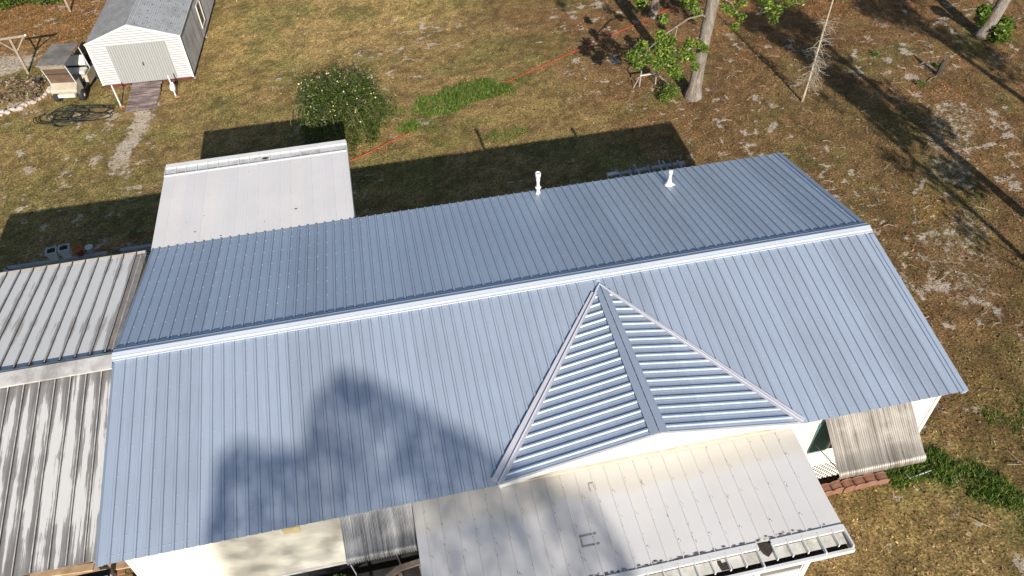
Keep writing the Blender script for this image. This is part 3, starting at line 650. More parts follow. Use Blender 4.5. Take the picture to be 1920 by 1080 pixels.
mb = MB(); mb.slab([(-.235, .15, zw(.15) + .012), (-.028, .15, zw(.15) + .012), (-.028, 4.0, zw(4.0) + .012), (-.235, 4.0, zw(4.0) + .012)], .01); mb.beam((-.12, .15, zw(.15) + .02), (-.12, 4.0, zw(4.0) + .02), .03, .02, 1); mb.build('end_flashing', [simple('dirty_flashing', (.30, .255, .22), .75, 0, .3, 3), simple('seam_top2', (.50, .48, .45), .6, .1, .3, 5)], wing)
mb = MB(); M_CREAM = simple("cream_gutter", (0.66, 0.60, 0.50), .55, 0, .12, 4, dirt=(.3, .25, .2), dirt_amt=.4)
mb.box(WL, -.05, 4.02, 4.15, 3.46, 3.545); x_ = -.26
while x_ > WL: mb.box(x_ - .012, x_ + .012, 3.97, 4.16, 3.53, 3.57, 1); x_ -= .314
mb.build("rear_gutter", [M_CREAM, M_SEAM], wing)
mb = MB(); mb.box(WL, 0.12, -4.60, -4.545, 2.92, 3.02); mb.box(WL, 0.12, -4.54, -4.37, 2.92, 2.94, 1); mb.build("front_gutter", [M_CREAM, M_DARK], wing)
for x_ in (-.1, -3.2, WL + .1):
    for y_ in (-4.2, 3.9):
        mb = MB(); mb.box(x_ - .05, x_ + .05, y_ - .05, y_ + .05, 0, 3.1); mb.build("post", M_WOODX, wing)
mb = MB(); mb.box(WL + .05, WL + .12, -4.2, 4.2, .1, 3.1); mb.build("end_wall", M_SIDING, wing)
mb = MB(); mb.box(WL + .2, -.06, 3.8, 3.88, .1, 3.45); mb.build("rear_wall", M_SIDING, wing)
# lumber stored at the corner
lum = thing("lumber_rack", "stack of brown boards at the left front corner of the house", "lumber", (-.5, -3.9, 0))
for i, (y_, z_, l_) in enumerate(((0, 2.30, 1.9), (-.16, 2.22, 1.7), (.18, 2.42, 1.5), (-.02, 2.5, 1.2), (-.3, 2.1, 1.8), (.1, 2.05, 1.9), (-.18, 1.9, 2.0))):
    mb = MB(); mb.beam((-1.1, y_, z_), (-1.1 + l_, y_ + .10 * ((i % 3) - 1), z_ + .03), .15, .04); mb.build("board", M_BROWN if i % 3 else simple("pale_lumber", (.52, .36, .22), .8, 0, .3, 5), lum)
for x_ in (-.9, .6):
    mb = MB(); mb.box(x_ - .04, x_ + .04, -.3, .25, 1.8, 1.87); mb.box(x_ - .04, x_ + .04, -.04, .04, 0, 1.8); mb.build("post", M_WOOD, lum)

# ================================================================== rear patio cover
pat = thing("patio_room", "white flat pan roofed room behind the left half of the house", "patio room", (0, 0, 0))
M_PAN = white_pan("white_pan_rear", col=(.80, .755, .72))
def zp(y): return 3.27 + (y - 4.3) * .0
X0, X1 = -0.04, 5.285; npn = Vector((0, .0, 1)).normalized()
mb = MB(); prof = [(X0, 0)]; u = X0 + .3048
while u < X1: prof += [(u - .012, 0), (u - .006, .012), (u + .006, .012), (u + .012, 0)]; u += .3048
prof.append((X1, 0)); sheet(mb, prof, lambda u: (u, 4.25, zp(4.25)), lambda u: (u, 7.77, zp(7.77)), npn, segs=4)
mb.slab([(X0, 4.25, zp(4.25) - .004), (X1, 4.25, zp(4.25) - .004), (X1, 7.77, zp(7.77) - .004), (X0, 7.77, zp(7.77) - .004)], .06)
u = X0 + .3048
while u < X1 - .1:
    for yy in (5.2, 5.9, 6.6, 7.2): screw(mb, (u + .02, yy + .05 * math.sin(u * 40), zp(yy)), npn, .010, .006, 0)
    u += .3048
for (x_, y_, r_) in ((1.05, 4.95, .03), (3.75, 5.3, .04), (1.75, 4.62, .03), (2.9, 4.95, .018), (1.25, 5.6, .016), (.55, 5.4, .012), (.8, 5.42, .012), (2.4, 7.4, .02), (3.6, 7.6, .012)):
    mb.add([(x_ + r_ * math.cos(a) * (1 + .5 * math.sin(3 * a + x_)), y_ + r_ * .6 * math.sin(a), zp(y_) + .009) for a in np.linspace(0, 5.6, 8)], [tuple(range(8))], 1)
mb.build("pan_roof", [M_PAN, M_HOLE_LITTER], pat)
mb = MB(); mb.box(X0, X1, 7.773, 7.83, zp(8.06) - .03, zp(8.06) + .018); mb.build("gutter_strip", M_WHITE, pat)
mb = MB(); mb.box(X0 + .01, X1 - .01, 7.833, 8.20, zp(8.2) - .055, zp(8.2) - .04); mb.build("gutter_pan", simple("gutter_grey", (.62, .62, .61), .45, 0, .06, 5, dirt=(.2, .16, .12), dirt_amt=.5), pat)
mb = MB(); mb.slab([(X0 - .01, 8.20, zp(8.3) + .0), (X1 + .01, 8.20, zp(8.3) + .0), (X1 + .01, 8.39, zp(8.3) + .008), (X0 - .01, 8.39, zp(8.3) + .008)], .08); mb.build("gutter_lip", M_WHITE, pat)
u = X0 + .0
while u < X1 + .02:
    mb = MB(); mb.box(u - .009, u + .009, 7.76, 8.25, zp(8.2) - .038, zp(8.2) + .016); mb.build("gutter_strap", M_WHITE, pat); u += .3048
mb = MB(); mb.add([(2.86 + .10 * math.cos(a) * (1 + .3 * math.sin(4 * a)), 8.04 + .06 * math.sin(a), zp(8.2) - .03) for a in np.linspace(0, 5.7, 11)], [tuple(range(11))]); mb.build("leaf_debris", M_HOLE_LITTER, pat)
for x_ in (X0 - .012, X1 + .012):
    mb = MB(); mb.box(x_ - .014, x_ + .014, 4.3, 8.40, 2.98, 3.235 - .02); mb.build("side_fascia", M_WHITE, pat)
mb = MB(); mb.box(.12, 5.14, 4.3, 8.15, 0, 3.03); mb.build("wall", M_SIDING, pat)

# ================================================================== front porch
por = thing("screened_porch", "enclosed front porch with an off-white pan roof and broken leafy gutter", "porch", (0, 0, 0))
PX0, PX1 = 5.84, 13.74
def zq(y): return 3.215 - (-4.43 - y) * .0905
npq = Vector((0, -.0905, 1)).normalized()
M_PANF = white_pan("white_pan_front", -5.15, col=(0.66, 0.63, 0.60))
mb = MB(); prof = [(PX0, 0)]; u = PX0 + .20
seams = []
while u < PX1 - .1: prof += [(u - .016, 0), (u - .007, .016), (u + .007, .016), (u + .016, 0)]; seams.append(u); u += .3048
prof.append((PX1, 0)); sheet(mb, prof, lambda u: (u, -4.42, zq(-4.42)), lambda u: (u, -6.585, zq(-6.585)), npq, segs=4)
mb.slab([(PX0, -6.585, zq(-6.585) - .004), (PX1, -6.585, zq(-6.585) - .004), (PX1, -4.42, zq(-4.42) - .004), (PX0, -4.42, zq(-4.42) - .004)], .06)
for i, u in enumerate(seams):
    for j, yy in enumerate((-4.95, -5.55, -6.15)):
        screw(mb, (u + .03, yy + .09 * math.sin(u * 31 + j), zq(yy)), npq, .014, .012, 0)
        screw(mb, (u + .05, yy + .09 * math.sin(u * 31 + j) - .02, zq(yy)), npq, .008, .004, 1)
for k in range(150):      # litter caught on the seams
    u = random.choice(seams) + random.uniform(-.02, .03); yy = random.uniform(-6.55, -4.5); r_ = random.uniform(.003, .008); l_ = random.uniform(1, 3.5)
    mb.add([(u + r_ * math.cos(a), yy + l_ * r_ * math.sin(a), zq(yy) + .018 + .002 * k / 150) for a in np.linspace(0, 5.2, 6)], [tuple(range(6))], 1)
for k in range(110):      # drift along the gutter strip
    u = random.uniform(8.6, 13.5); yy = -6.575 + abs(random.gauss(0, .03)); r_ = random.uniform(.01, .03)
    mb.add([(u + r_ * 1.6 * math.cos(a), yy + r_ * .5 * math.sin(a), zq(yy) + .012 + .004 * k / 110) for a in np.linspace(0, 5.2, 6)], [tuple(range(6))], 1)
mb.build("pan_roof", [M_PANF, simple("litter_brown", (.13, .10, .08), .95, 0, .5, 20)], por)
mb = MB(); mb.box(PX0, 12.03, -6.71, -6.588, zq(-6.6) - .03, zq(-6.6) + .024); mb.box(12.30, PX1, -6.71, -6.588, zq(-6.6) - .03, zq(-6.6) + .024); mb.build("gutter_strip", M_WHITE, por)
M_GUT = simple("gutter_stained", (.60, .58, .52), .55, 0, .1, 4, dirt=(.22, .2, .15), dirt_amt=.6)
u = PX0 + .05; i = 0
while u < PX1 - .1:
    mb = MB(); u2 = min(u + .3048, PX1 - .03); yb = -6.93
    mb.slab([(u + .004, yb, zq(yb) - .045), (u2 - .004, yb, zq(yb) - .045), (u2 - .004, -6.715, zq(-6.715) - .04), (u + .004, -6.715, zq(-6.715) - .04)], .006)
    mb.build("gutter_pan", M_GUT, por)
    mb = MB(); mb.box(u - .012, u + .012, -6.97 if i % 4 else -7.06, -6.66, zq(-6.9) - .035, zq(-6.6) + .03); mb.build("gutter_strap", M_WHITE, por)
    u += .3048; i += 1
mb = MB(); mb.box(PX0, PX1, -7.03, -6.70, zq(-7) - .16, zq(-7) - .15); mb.build("gutter_trough", M_HOLE_LITTER, por)
mb = MB(); mb.box(PX0, PX1 + .03, -7.10, -7.045, zq(-7) - .10, zq(-7) + .01); mb.box(PX1 + .0, PX1 + .035, -7.04, -6.60, zq(-7) - .12, zq(-6.6) + .025); mb.build("gutter_lip", M_WHITE, por)
mb = MB(); mb.box(PX1 + .001, PX1 + .03, -6.6, -4.5, 2.93, zq(-6.6) + .0); mb.build("side_fascia", M_WHITE, por)
for (x_, y_, l1, l2, a) in ((9.0, -5.78, .17, .015, 0), (9.0, -5.98, .17, .015, 0), (8.85, -5.88, .015, .11, 0), (9.35, -4.78, .06, .01, 0), (9.29, -4.86, .01, .09, 0), (9.4, -4.86, .01, .08, 0)):
    mb = MB(); mb.box(x_ - l1, x_ + l1, y_ - l2, y_ + l2, zq(y_) + .004 + .001 * l1, zq(y_) + .012 + .001 * l1)
    mb.build("patch_edge", simple("tape_grey", (.30, .29, .28), .8, 0, .4, 20), por)
# dark patches painting the darkness inside holes, plus leaf heaps in the gutter
def hole(pts):
    mb = MB(); mb.add([(x_, y_, zq(y_) - (.034 if y_ < -6.72 else .012)) for x_, y_ in pts], [tuple(range(len(pts)))]); mb.build("rotted_hole", M_HOLE_LITTER, por)
hole([(12.03, -6.59), (12.05, -6.72), (12.09, -6.80), (12.16, -6.87), (12.26, -6.80), (12.31, -6.73), (12.30, -6.66), (12.22, -6.60)])
hole([(11.20, -6.735), (11.19, -6.80), (11.22, -6.93), (11.44, -6.93), (11.42, -6.83), (11.34, -6.79), (11.28, -6.80), (11.27, -6.74)])
hole([(9.44, -6.74), (9.46, -6.93), (9.68, -6.93), (9.66, -6.85), (9.58, -6.82), (9.56, -6.75)])
for (x_, y_, rx, ry) in ((8.6, -6.86, .15, .05), (10.3, -6.99, .5, .03)):
    mb = MB(); vs = [(x_ + rx * math.cos(a) * (1 + .2 * math.sin(3 * a + x_)), y_ + ry * math.sin(a) * (1 + .2 * math.cos(4 * a)), zq(y_) - .075) for a in np.linspace(0, 5.9, 14)] + [(x_, y_, zq(y_) - .05)]
    mb.add(vs, [(i_, (i_ + 1) % 14, 14) for i_ in range(14)]); mb.build("leaf_debris", M_HOLE_LITTER, por)
# porch walls: knee wall, window band, corner posts
FY = -6.86
mb = MB(); mb.box(6.1, 13.1, FY, FY + .08, .3, 1.93); mb.box(13.02, 13.1, FY + .08, -4.3, .3, 1.93); mb.box(6.1, 6.18, FY + .08, -4.3, .3, 1.93); mb.build("knee_wall", M_WHITE, por)
mb = MB(); mb.box(6.1, 13.1, FY + .02, FY + .06, 2.70, 2.81); mb.box(6.1, 13.14, FY - .04, FY + .1, 1.93, 1.98); mb.build("sill", M_WHITE, por)
for k in range(7):
    x0 = 6.15 + k * .99; mb = MB()
    for (a_, b_, c_, d_) in ((x0, x0 + .06, 1.98, 2.70), (x0 + .93, x0 + .985, 1.98, 2.70), (x0 + .06, x0 + .93, 1.98, 2.03), (x0 + .06, x0 + .93, 2.65, 2.70), (x0 + .06, x0 + .93, 2.42, 2.45)): mb.box(a_, b_, FY + .0, FY + .07, c_, d_)
    win = mb.build("window", M_WHITE, por)
    mb = MB(); mb.box(x0 + .06, x0 + .93, FY + .03, FY + .036, 2.03, 2.65); mb.build("pane", M_SCREEN, win)
for x_, y_ in ((13.04, FY - .03), (13.04, -4.45), (6.12, FY - .03)):
    mb = MB(); mb.box(x_, x_ + .11, y_, y_ + .11, 0, 2.95 if y_ > -6.8 else 2.81); mb.build("post", M_WHITE, por)
mb = MB(); mb.box(13.05, 13.08, FY + .1, -4.35, 1.98, 2.79); mb.build("side_screen", M_SCREEN, por)
mb = MB(); mb.box(6.15, 13.0, -6.5, -4.35, .3, .45); mb.build("floor", M_WOOD, por)
# ================================================================== plants
def cloud(cs, rs, n, flat=1.0):
    cs = np.asarray(cs, float); rs = np.asarray(rs, float); k = rng.integers(0, len(cs), n)
    d = rng.normal(size=(n, 3)); d /= np.linalg.norm(d, axis=1)[:, None]; d *= (rng.random(n) ** 0.45)[:, None]; d[:, 2] *= flat
    return cs[k] + d * (rs[k][:, None] if rs.ndim == 1 else rs[k])
def leaf_mesh(name, P, size, pal, parent=None, mat=None, aspect=.5, droop=0.0):
    n = len(P); d = rng.normal(size=(n, 3)); d[:, 2] = d[:, 2] * .5 - droop; d /= np.linalg.norm(d, axis=1)[:, None]
    e = rng.normal(size=(n, 3)); e -= (e * d).sum(1)[:, None] * d; e /= np.linalg.norm(e, axis=1)[:, None]
    s_ = (size * (.6 + .8 * rng.random(n)))[:, None]
    V = np.stack([P - d * s_ * .5, P - e * s_ * aspect * .5, P + d * s_ * .5, P + e * s_ * aspect * .5], 1).reshape(-1, 3)
    pal = np.asarray(pal, float); c = pal[rng.integers(0, len(pal), n)] * (.6 + .8 * rng.random((n, 1)))
    return fast_mesh(name, V, np.arange(4 * n).reshape(-1, 4), mat or M_LEAF, c, parent=parent)
def jag(a, b, n, amp, seed=0):
    r = random.Random(seed); a = Vector(a); b = Vector(b); out = []
    for i in range(n + 1):
        k = i / n; p = a.lerp(b, k)
        if 0 < i < n: p += Vector((r.uniform(-amp, amp), r.uniform(-amp, amp), r.uniform(-amp, amp)))
        out.append(p)
    return out
m, t, b = nodes("oak_bark"); v = coords(t, (2.6, 2.6, .6)); f = noise(t, v, 3.2, 8, .8, .4); f2 = noise(t, coords(t), 2.0, 4)
o = ramp(t, f, [(.36, (.09, .07, .055)), (.52, (.24, .20, .16)), (.7, (.42, .36, .29))]); o = mix(t, o, (.36, .36, .32), ramp(t, f2, [(.5, 0), (.7, .5)]))
t.links.new(o, b.inputs['Base Color']); b.inputs['Roughness'].default_value = .9; bump(t, b, f, 1.0, .06); M_BARK = m
OAK = [(.115, .20, .02), (.16, .25, .03), (.085, .15, .02), (.24, .27, .05), (.06, .11, .02)]
OAKB = [(.15, .26, .03), (.21, .31, .04), (.10, .18, .025), (.30, .33, .06), (.06, .11, .02)]
FAR = [(.05, .09, .02), (.08, .12, .03)]
def trunk_mesh(name, pts, rs, parent, mat=None, n=12, extra=()):
    mb = MB(); mb.tube(pts, rs, n)
    for p_, r_ in extra: mb.tube(p_, r_, 7)
    return mb.build(name, mat or M_BARK, parent, True)

# big oak
oak = thing("oak_tree", "big oak with a thick pale trunk and low leafy sprays beside a small hurdle", "tree", (18.9, 13.04, 0))
T = lambda *p: (p[0] - 18.9, p[1] - 13.04, p[2])
tp = [T(18.86, 13.04, -.1), T(18.88, 13.04, .12), T(18.9, 13.04, .5), T(18.93, 13.04, 1.3), T(19.0, 13.05, 2.5), T(19.09, 13.06, 4.0), T(19.2, 13.1, 5.5), T(19.25, 13.2, 7.5), T(19.3, 13.3, 9.5)]
tr_ = [.42, .34, .26, .235, .23, .235, .22, .15, .06]
ex = [([T(18.95, 13, 3.3), T(18.6, 12.75, 3.6), T(18.0, 12.6, 3.6), T(17.2, 12.5, 3.2), T(16.6, 12.5, 2.7), T(16.1, 12.45, 2.4)], [.05, .04, .035, .028, .02, .01]),
      ([T(17.6, 12.55, 3.4), T(17.5, 12.5, 2.6), T(17.7, 12.5, 1.8)], [.022, .016, .008]), ([T(18.85, 13, 2.6), T(18.6, 12.8, 2.5), T(18.3, 12.6, 2.2)], [.03, .02, .01]),
      ([T(19.1, 13.05, 4.4), T(19.9, 12.9, 4.4), T(20.8, 12.8, 4.1), T(21.8, 12.8, 3.8), T(22.5, 12.8, 3.5)], [.07, .055, .04, .03, .012]),
      ([T(19.1, 13.05, 4.2), T(19.7, 12.8, 3.9), T(20.2, 12.8, 3.2)], [.03, .02, .008]),
      ([T(19.1, 13.05, 4.6), T(18.2, 13.2, 5.2), T(17.0, 13.4, 5.6), T(16, 13.4, 6.4)], [.12, .09, .06, .02]), ([T(19.2, 13.1, 5.2), T(20.4, 13.6, 6.4), T(22, 14, 7.5)], [.12, .08, .03]), ([T(19.2, 13.1, 6), T(18.8, 15, 7.5), T(18.5, 16.4, 8.6)], [.1, .07, .02])]
for a in range(7):   # root flare
    an = a * .9; ex.append(([T(18.87 + .12 * math.cos(an), 13.04 + .12 * math.sin(an), .45), T(18.87 + .28 * math.cos(an), 13.04 + .28 * math.sin(an), .05), T(18.87 + .36 * math.cos(an), 13.04 + .36 * math.sin(an), -.06)], [.12, .09, .04]))
trunk_mesh("trunk", tp, tr_, oak, n=16, extra=ex)
cs = [(15.95, 12.5, 2.45), (16.3, 12.5, 2.75), (16.5, 12.4, 2.3), (16.9, 12.5, 2.6), (17.0, 12.5, 2.0), (17.3, 12.4, 2.9), (17.4, 12.5, 2.35), (17.6, 12.5, 1.75), (17.9, 12.4, 2.3), (17.8, 12.5, 1.45), (18.2, 12.6, 2.6), (18.3, 12.5, 2.1), (16.9, 12.4, 3.2), (17.05, 12.6, 3.7), (18.6, 12.5, 2.55), (18.55, 12.6, 1.6), (18.8, 12.5, 2.35), (16.2, 12.5, 2.05)]
P = cloud([T(*c) for c in cs], [.25, .3, .26, .33, .3, .28, .36, .3, .3, .26, .24, .2, .2, .18, .17, .16, .14, .2], 4300)
cs = [(19.5, 12.9, 3.75), (19.8, 12.9, 3.55), (20.1, 12.9, 3.8), (20.2, 12.8, 3.3), (20.0, 12.8, 2.95), (21.2, 12.9, 3.6), (21.6, 12.9, 3.4), (21.5, 12.8, 3.1), (22.0, 12.8, 3.7), (22.5, 12.9, 3.75), (21.0, 12.8, 3.9), (18.3, 13, 3.9), (18.5, 13, 3.5), (16.3, 13.3, 4.25)]
P2 = cloud([T(*c) for c in cs], [.22, .25, .25, .22, .16, .3, .32, .26, .3, .35, .25, .25, .22, .3], 1700)
P3 = cloud([T(18 + 2.2 * math.cos(a) * r, 14 + 2.0 * math.sin(a) * r, z) for a, r, z in [(random.uniform(0, 6.3), random.uniform(.3, 1.3), random.uniform(6.2, 9.5)) for _ in range(22)]], [.9] * 22, 6500)
leaf_mesh("crown", np.concatenate([P, P2]), .135, OAKB, oak, aspect=.42); leaf_mesh("crown", P3, .22, OAK, oak)['label'] = "upper crown above the trunk fork"

def tree(name, label, base, height, r, lean, lobes, nleaf, size, pal=OAK, sprouts=(), group=None, bark=None):
    tr = thing(name, label, "tree", base, 0, group); h = height
    pts = [(lean[0] * k * k * .4 + lean[0] * k * .6, lean[1] * k, h * k - .1) for k in (0, .02, .08, .25, .5, .75, 1)]; rs = [r * 1.6, r * 1.3, r, r * .92, r * .75, r * .5, r * .15]
    ex = []
    for i, (c, q) in enumerate(lobes[:10]):
        k = max(.35, min(.9, (c[2] - 1.0) / h)); s0 = Vector((lean[0] * (k * k * .4 + k * .6), lean[1] * k, h * k - .4)); ex.append((jag(s0, c, 4, .12, i), [r * .3, r * .25, r * .18, r * .12, r * .05]))
    trunk_mesh("trunk", pts, rs, tr, bark, extra=ex)
    P = cloud([c for c, q in lobes], [q for c, q in lobes], nleaf)
    for c, q, n in sprouts: P = np.concatenate([P, cloud([c], [q], n)])
    leaf_mesh("crown", P, size, pal, tr); return tr
rl = random.Random(3)
def lobes(n, cx, cy, rx, ry, z0, z1, q0=.6, q1=1.0):
    out = []
    for _ in range(n):
        a = rl.uniform(0, 6.283); k = math.sqrt(rl.random()); out.append(((cx + rx * k * math.cos(a), cy + ry * k * math.sin(a), rl.uniform(z0, z1)), rl.uniform(q0, q1)))
    return out
tree("oak_tree", "slim tree behind the big oak, its foot crossed by the red cord", (19.62, 20.07, 0), 8.5, .17, (1.2, .4), lobes(14, .6, .3, 2.2, 2.2, 5.2, 8.5), 3500, .2, sprouts=[((-.65, -.2, .85), .28, 160), ((1.4, .3, .9), .45, 240), ((1.7, .2, .5), .35, 160)])
tree("oak_tree", "leaning grey tree with leafy shoots round its foot at the top right", (32.85, 14.55, 0), 9.5, .26, (4.2, .8), lobes(16, 3.2, .6, 2.4, 2.4, 6, 9.5), 4000, .22, sprouts=[((.35, -.5, .25), .45, 420), ((.9, -.1, .4), .4, 240), ((-.25, .2, 1.1), .28, 260), ((1.1, .5, .3), .3, 120), ((-.05, .2, .6), .2, 100)])
# trees beyond the right edge whose shadows cross the yard
tree("pine_tree", "tall tree outside the picture right, casting the long streaks over the lawn", (26.95, -2.2, 0), 11, .20, (-.1, .2), lobes(13, -.3, 0, 1.5, 1.5, 4.2, 10.8, .6, 1.0) + lobes(8, -1.2, .4, 1.1, 1.1, 5.5, 9.5, .5, .9), 6500, .22, FAR)
tree("pine_tree", "farther tree outside the picture right, shading the far right lawn", (31.6, -1.0, 0), 10, .19, (.2, .2), lobes(12, 0, 0, 1.5, 1.5, 6.5, 10, .5, .9), 2600, .22, FAR)
tree("pine_tree", "thin young tree outside the picture right, nearer the house than the tall one", (25.75, -6.5, 0), 8.6, .12, (-.2, .1), lobes(9, -.2, 0, .9, .9, 4.2, 8.4, .35, .6), 550, .18, FAR)
# tree with its foot above the top edge, shading the ground left of the slim tree
tree("oak_tree", "oak standing just beyond the top edge, left of the big oak", (17.2, 24.5, 0), 9, .2, (.3, .2), lobes(14, .2, .2, 2.3, 2.2, 4.8, 8.5), 3600, .2)
# two tall trees far in front of the house, their crowns shade the roof
prof_x = [2.0, 2.3, 2.7, 3.14, 3.95, 4.2, 4.87, 5.51, 6.22, 6.89, 7.74, 8.75, 9.19, 9.5]; prof_y = [-4.5, -2.85, -2.6, -2.85, -3.05, -2.15, -1.35, -1.75, -2.4, -3.1, -3.9, -4.6, -5.0, -6.0]
D_ = 40.0; off = math.tan(rad(-SUN_AZ)) * D_; te = math.tan(rad(SUN_EL))
def far_tree(label, x0, x1, bx, n, seed):
    r = np.random.default_rng(seed); xs = x0 + (x1 - x0) * r.random(n); ys = np.interp(xs, prof_x, prof_y)
    zt = 3.55 + (ys + D_) * te + SL * (ys + 3.1); dep = r.random(n) ** 1.35 * 4.6
    zz = zt - dep + .05; yy = r.normal(0, 1.0, n); k = vnoise(xs * 1.0, zz, 1.15, seed, 2) + (.88 - .14 * dep); sel = (k > .42); xs, zz, yy = xs[sel], zz[sel], yy[sel]
    xs = xs + off - yy * math.tan(rad(-SUN_AZ)) - .25; zz = zz - yy * te * 1.0
    tr = thing("pine_tree", label, "tree", (bx, -D_, 0))
    top = float(zz.max()); trunk_mesh("trunk", [(0, 0, -.1), (0, 0, 4), (.1, 0, top * .5), (.2, 0, top - 4.5)], [.35, .28, .16, .03], tr)
    leaf_mesh("crown", np.stack([xs - bx, yy, zz], 1), .205, FAR, tr)
far_tree("broad tree far in front of the house, shading the roof's left half", 1.95, 7.9, 6.6, 4600, 5)
far_tree("narrower tree far in front of the house, shading the porch roof", 7.9, 9.55, 10.7, 950, 6)

# flowering bush
bush = thing("flowering_shrub", "round weeping shrub dotted with pale yellow flowers behind the white patio roof", "shrub", (4.95, 14.0, 0))
RX, RY, RZ = 1.85, 2.1, 2.2
def dome(n, r0, r1, zmin=.02):
    a = rng.random(n) * 2 * np.pi; cz = rng.random(n) ** .8; rr = r0 + (r1 - r0) * rng.random(n) ** .5; s_ = np.sqrt(1 - cz ** 3.2 * .98)
    lump = (1 / np.maximum(np.abs(np.cos(a)), np.abs(np.sin(a)))) ** .55 * .9 + .15 * np.sin(3 * a + 1) + .10 * np.sin(7 * a + 5 * cz) + .08 * np.sin(13 * a - 4 * cz) - .08
    return np.stack([RX * rr * s_ * np.cos(a) * lump, RY * rr * s_ * np.sin(a) * lump, zmin + RZ * rr * cz * (1 + .07 * np.sin(5 * a))], 1)
pal = [(.05, .085, .013), (.08, .12, .018), (.03, .05, .01), (.13, .155, .025), (.09, .14, .022)]
P = np.concatenate([dome(21000, .6, 1.0), dome(3500, .9, 1.12)]); hk = vnoise(P[:, 0] + P[:, 2] * .7, P[:, 1] - P[:, 2] * .5, .38, 91, 2); rr0 = np.sqrt((P[:, 0] / RX) ** 2 + (P[:, 1] / RY) ** 2 + (P[:, 2] / RZ) ** 2); P = P[(hk > .43) | (rr0 < .82)]; o = leaf_mesh("foliage", P, .085, pal, bush, aspect=.38, droop=.5)
P = dome(900, .93, 1.03); P = P[(P[:, 1] > -RY * .7) & (P[:, 2] > 1.1) & (np.abs(P[:, 0]) < 1.5)][:150]
fl = leaf_mesh("flowers", P, .062, [(.85, .68, .22), (.9, .80, .42)], bush, mat=tint_mat("flower_petals", .6, .2, .2), aspect=.9); fl['kind'] = 'stuff'
mb = MB(); rr_ = random.Random(9)
for i in range(44):
    a = rr_.uniform(0, 6.283); e = rr_.uniform(.8, 1.06); top = rr_.uniform(.75, 1.08); pts = []
    for k in range(7):
        q = k / 6; rad_ = e * math.sin(q * 1.5); pts.append((RX * rad_ * math.cos(a + q * .25), RY * rad_ * math.sin(a + q * .25), max(.1, RZ * top * (math.sin(min(q * 2.1, 1.57)) - (q ** 3) * .75))))
    mb.tube(pts, [.018, .015, .013, .011, .009, .007, .004], 5)
mb.build("stems", simple("grey_stem", (.15, .14, .06), .8, 0, .2), bush, True)

# bare sapling
sap = thing("bare_sapling", "thin leafless sapling hung with grey moss right of the big oak", "tree", (22.87, 11.63, 0))
mb = MB(); mb.tube([(0, 0, -.05), (.04, 0, .3), (.07, 0, 1.0), (.10, 0, 2.2), (.14, 0, 3.5), (.2, 0, 5.2), (.3, .1, 7)], [.06, .045, .04, .035, .03, .022, .008], 8); mb.build("trunk", simple("pale_bark", (.42, .35, .25), .85, 0, .25, 8, .4), sap, True)
mb = MB(); rr_ = random.Random(4)
for i in range(150):
    z0 = rr_.choice([rr_.uniform(.5, 1.8), rr_.uniform(1.3, 3.4)]); a = rr_.uniform(-1.2, 1.6) if rr_.random() < .65 else rr_.uniform(0, 6.28); l = rr_.uniform(.15, .62); p = Vector((.08, 0, z0)); pts = [p.copy()]
    d = Vector((math.cos(a), math.sin(a) * .7, rr_.uniform(-.1, .5)))
    for k in range(5): d += Vector((rr_.uniform(-.5, .5), rr_.uniform(-.4, .4), rr_.uniform(-.55, .15))); d.normalize(); p = p + d * l / 4; pts.append(p.copy())
    mb.tube(pts, [.009, .008, .007, .006, .005, .003], 4)
    for s_ in range(3):
        q0 = pts[rr_.randint(1, 4)]; q1 = q0 + Vector((rr_.uniform(-.12, .12), rr_.uniform(-.1, .1), rr_.uniform(-.2, .06))); mb.tube([q0, q1], [.005, .003], 3)
mb.build("twigs", simple("grey_moss", (.33, .29, .23), .95, 0, .25), sap)
# twiggy snag further right
sn = thing("tree_stump", "dark charred stump with a bare stick, right part of the lawn", "stump", (29.1, 12.1, 0))
mb = MB(); mb.tube([(0, 0, -.05), (.02, 0, .15), (.05, .02, .5), (.10, .02, .78)], [.13, .10, .085, .03], 9); mb.build("trunk", simple("charred_wood", (.05, .042, .038), .95, 0, .4, 10, .6), sn)
mb = MB(); mb.tube([(-.05, -.05, .0), (-.5, -.25, .05), (-.8, -.45, .03)], [.03, .02, .01], 6); mb.tube([(.05, 0, .6), (.03, .02, 1.0)], [.02, .008], 5); mb.build("root", M_BARK, sn)
# small green shrub at the oak foot
sh_ = tag(leaf_mesh("low_shrub", cloud([(17.85, 13.1, .22), (18.15, 13.25, .25), (17.6, 12.95, .16), (18.0, 13.5, .3)], [.3, .26, .22, .25], 1500), .09, [(.13, .20, .02), (.09, .15, .02), (.2, .24, .04)], aspect=.3), "small feathery green shrub at the foot of the big oak", "shrub")
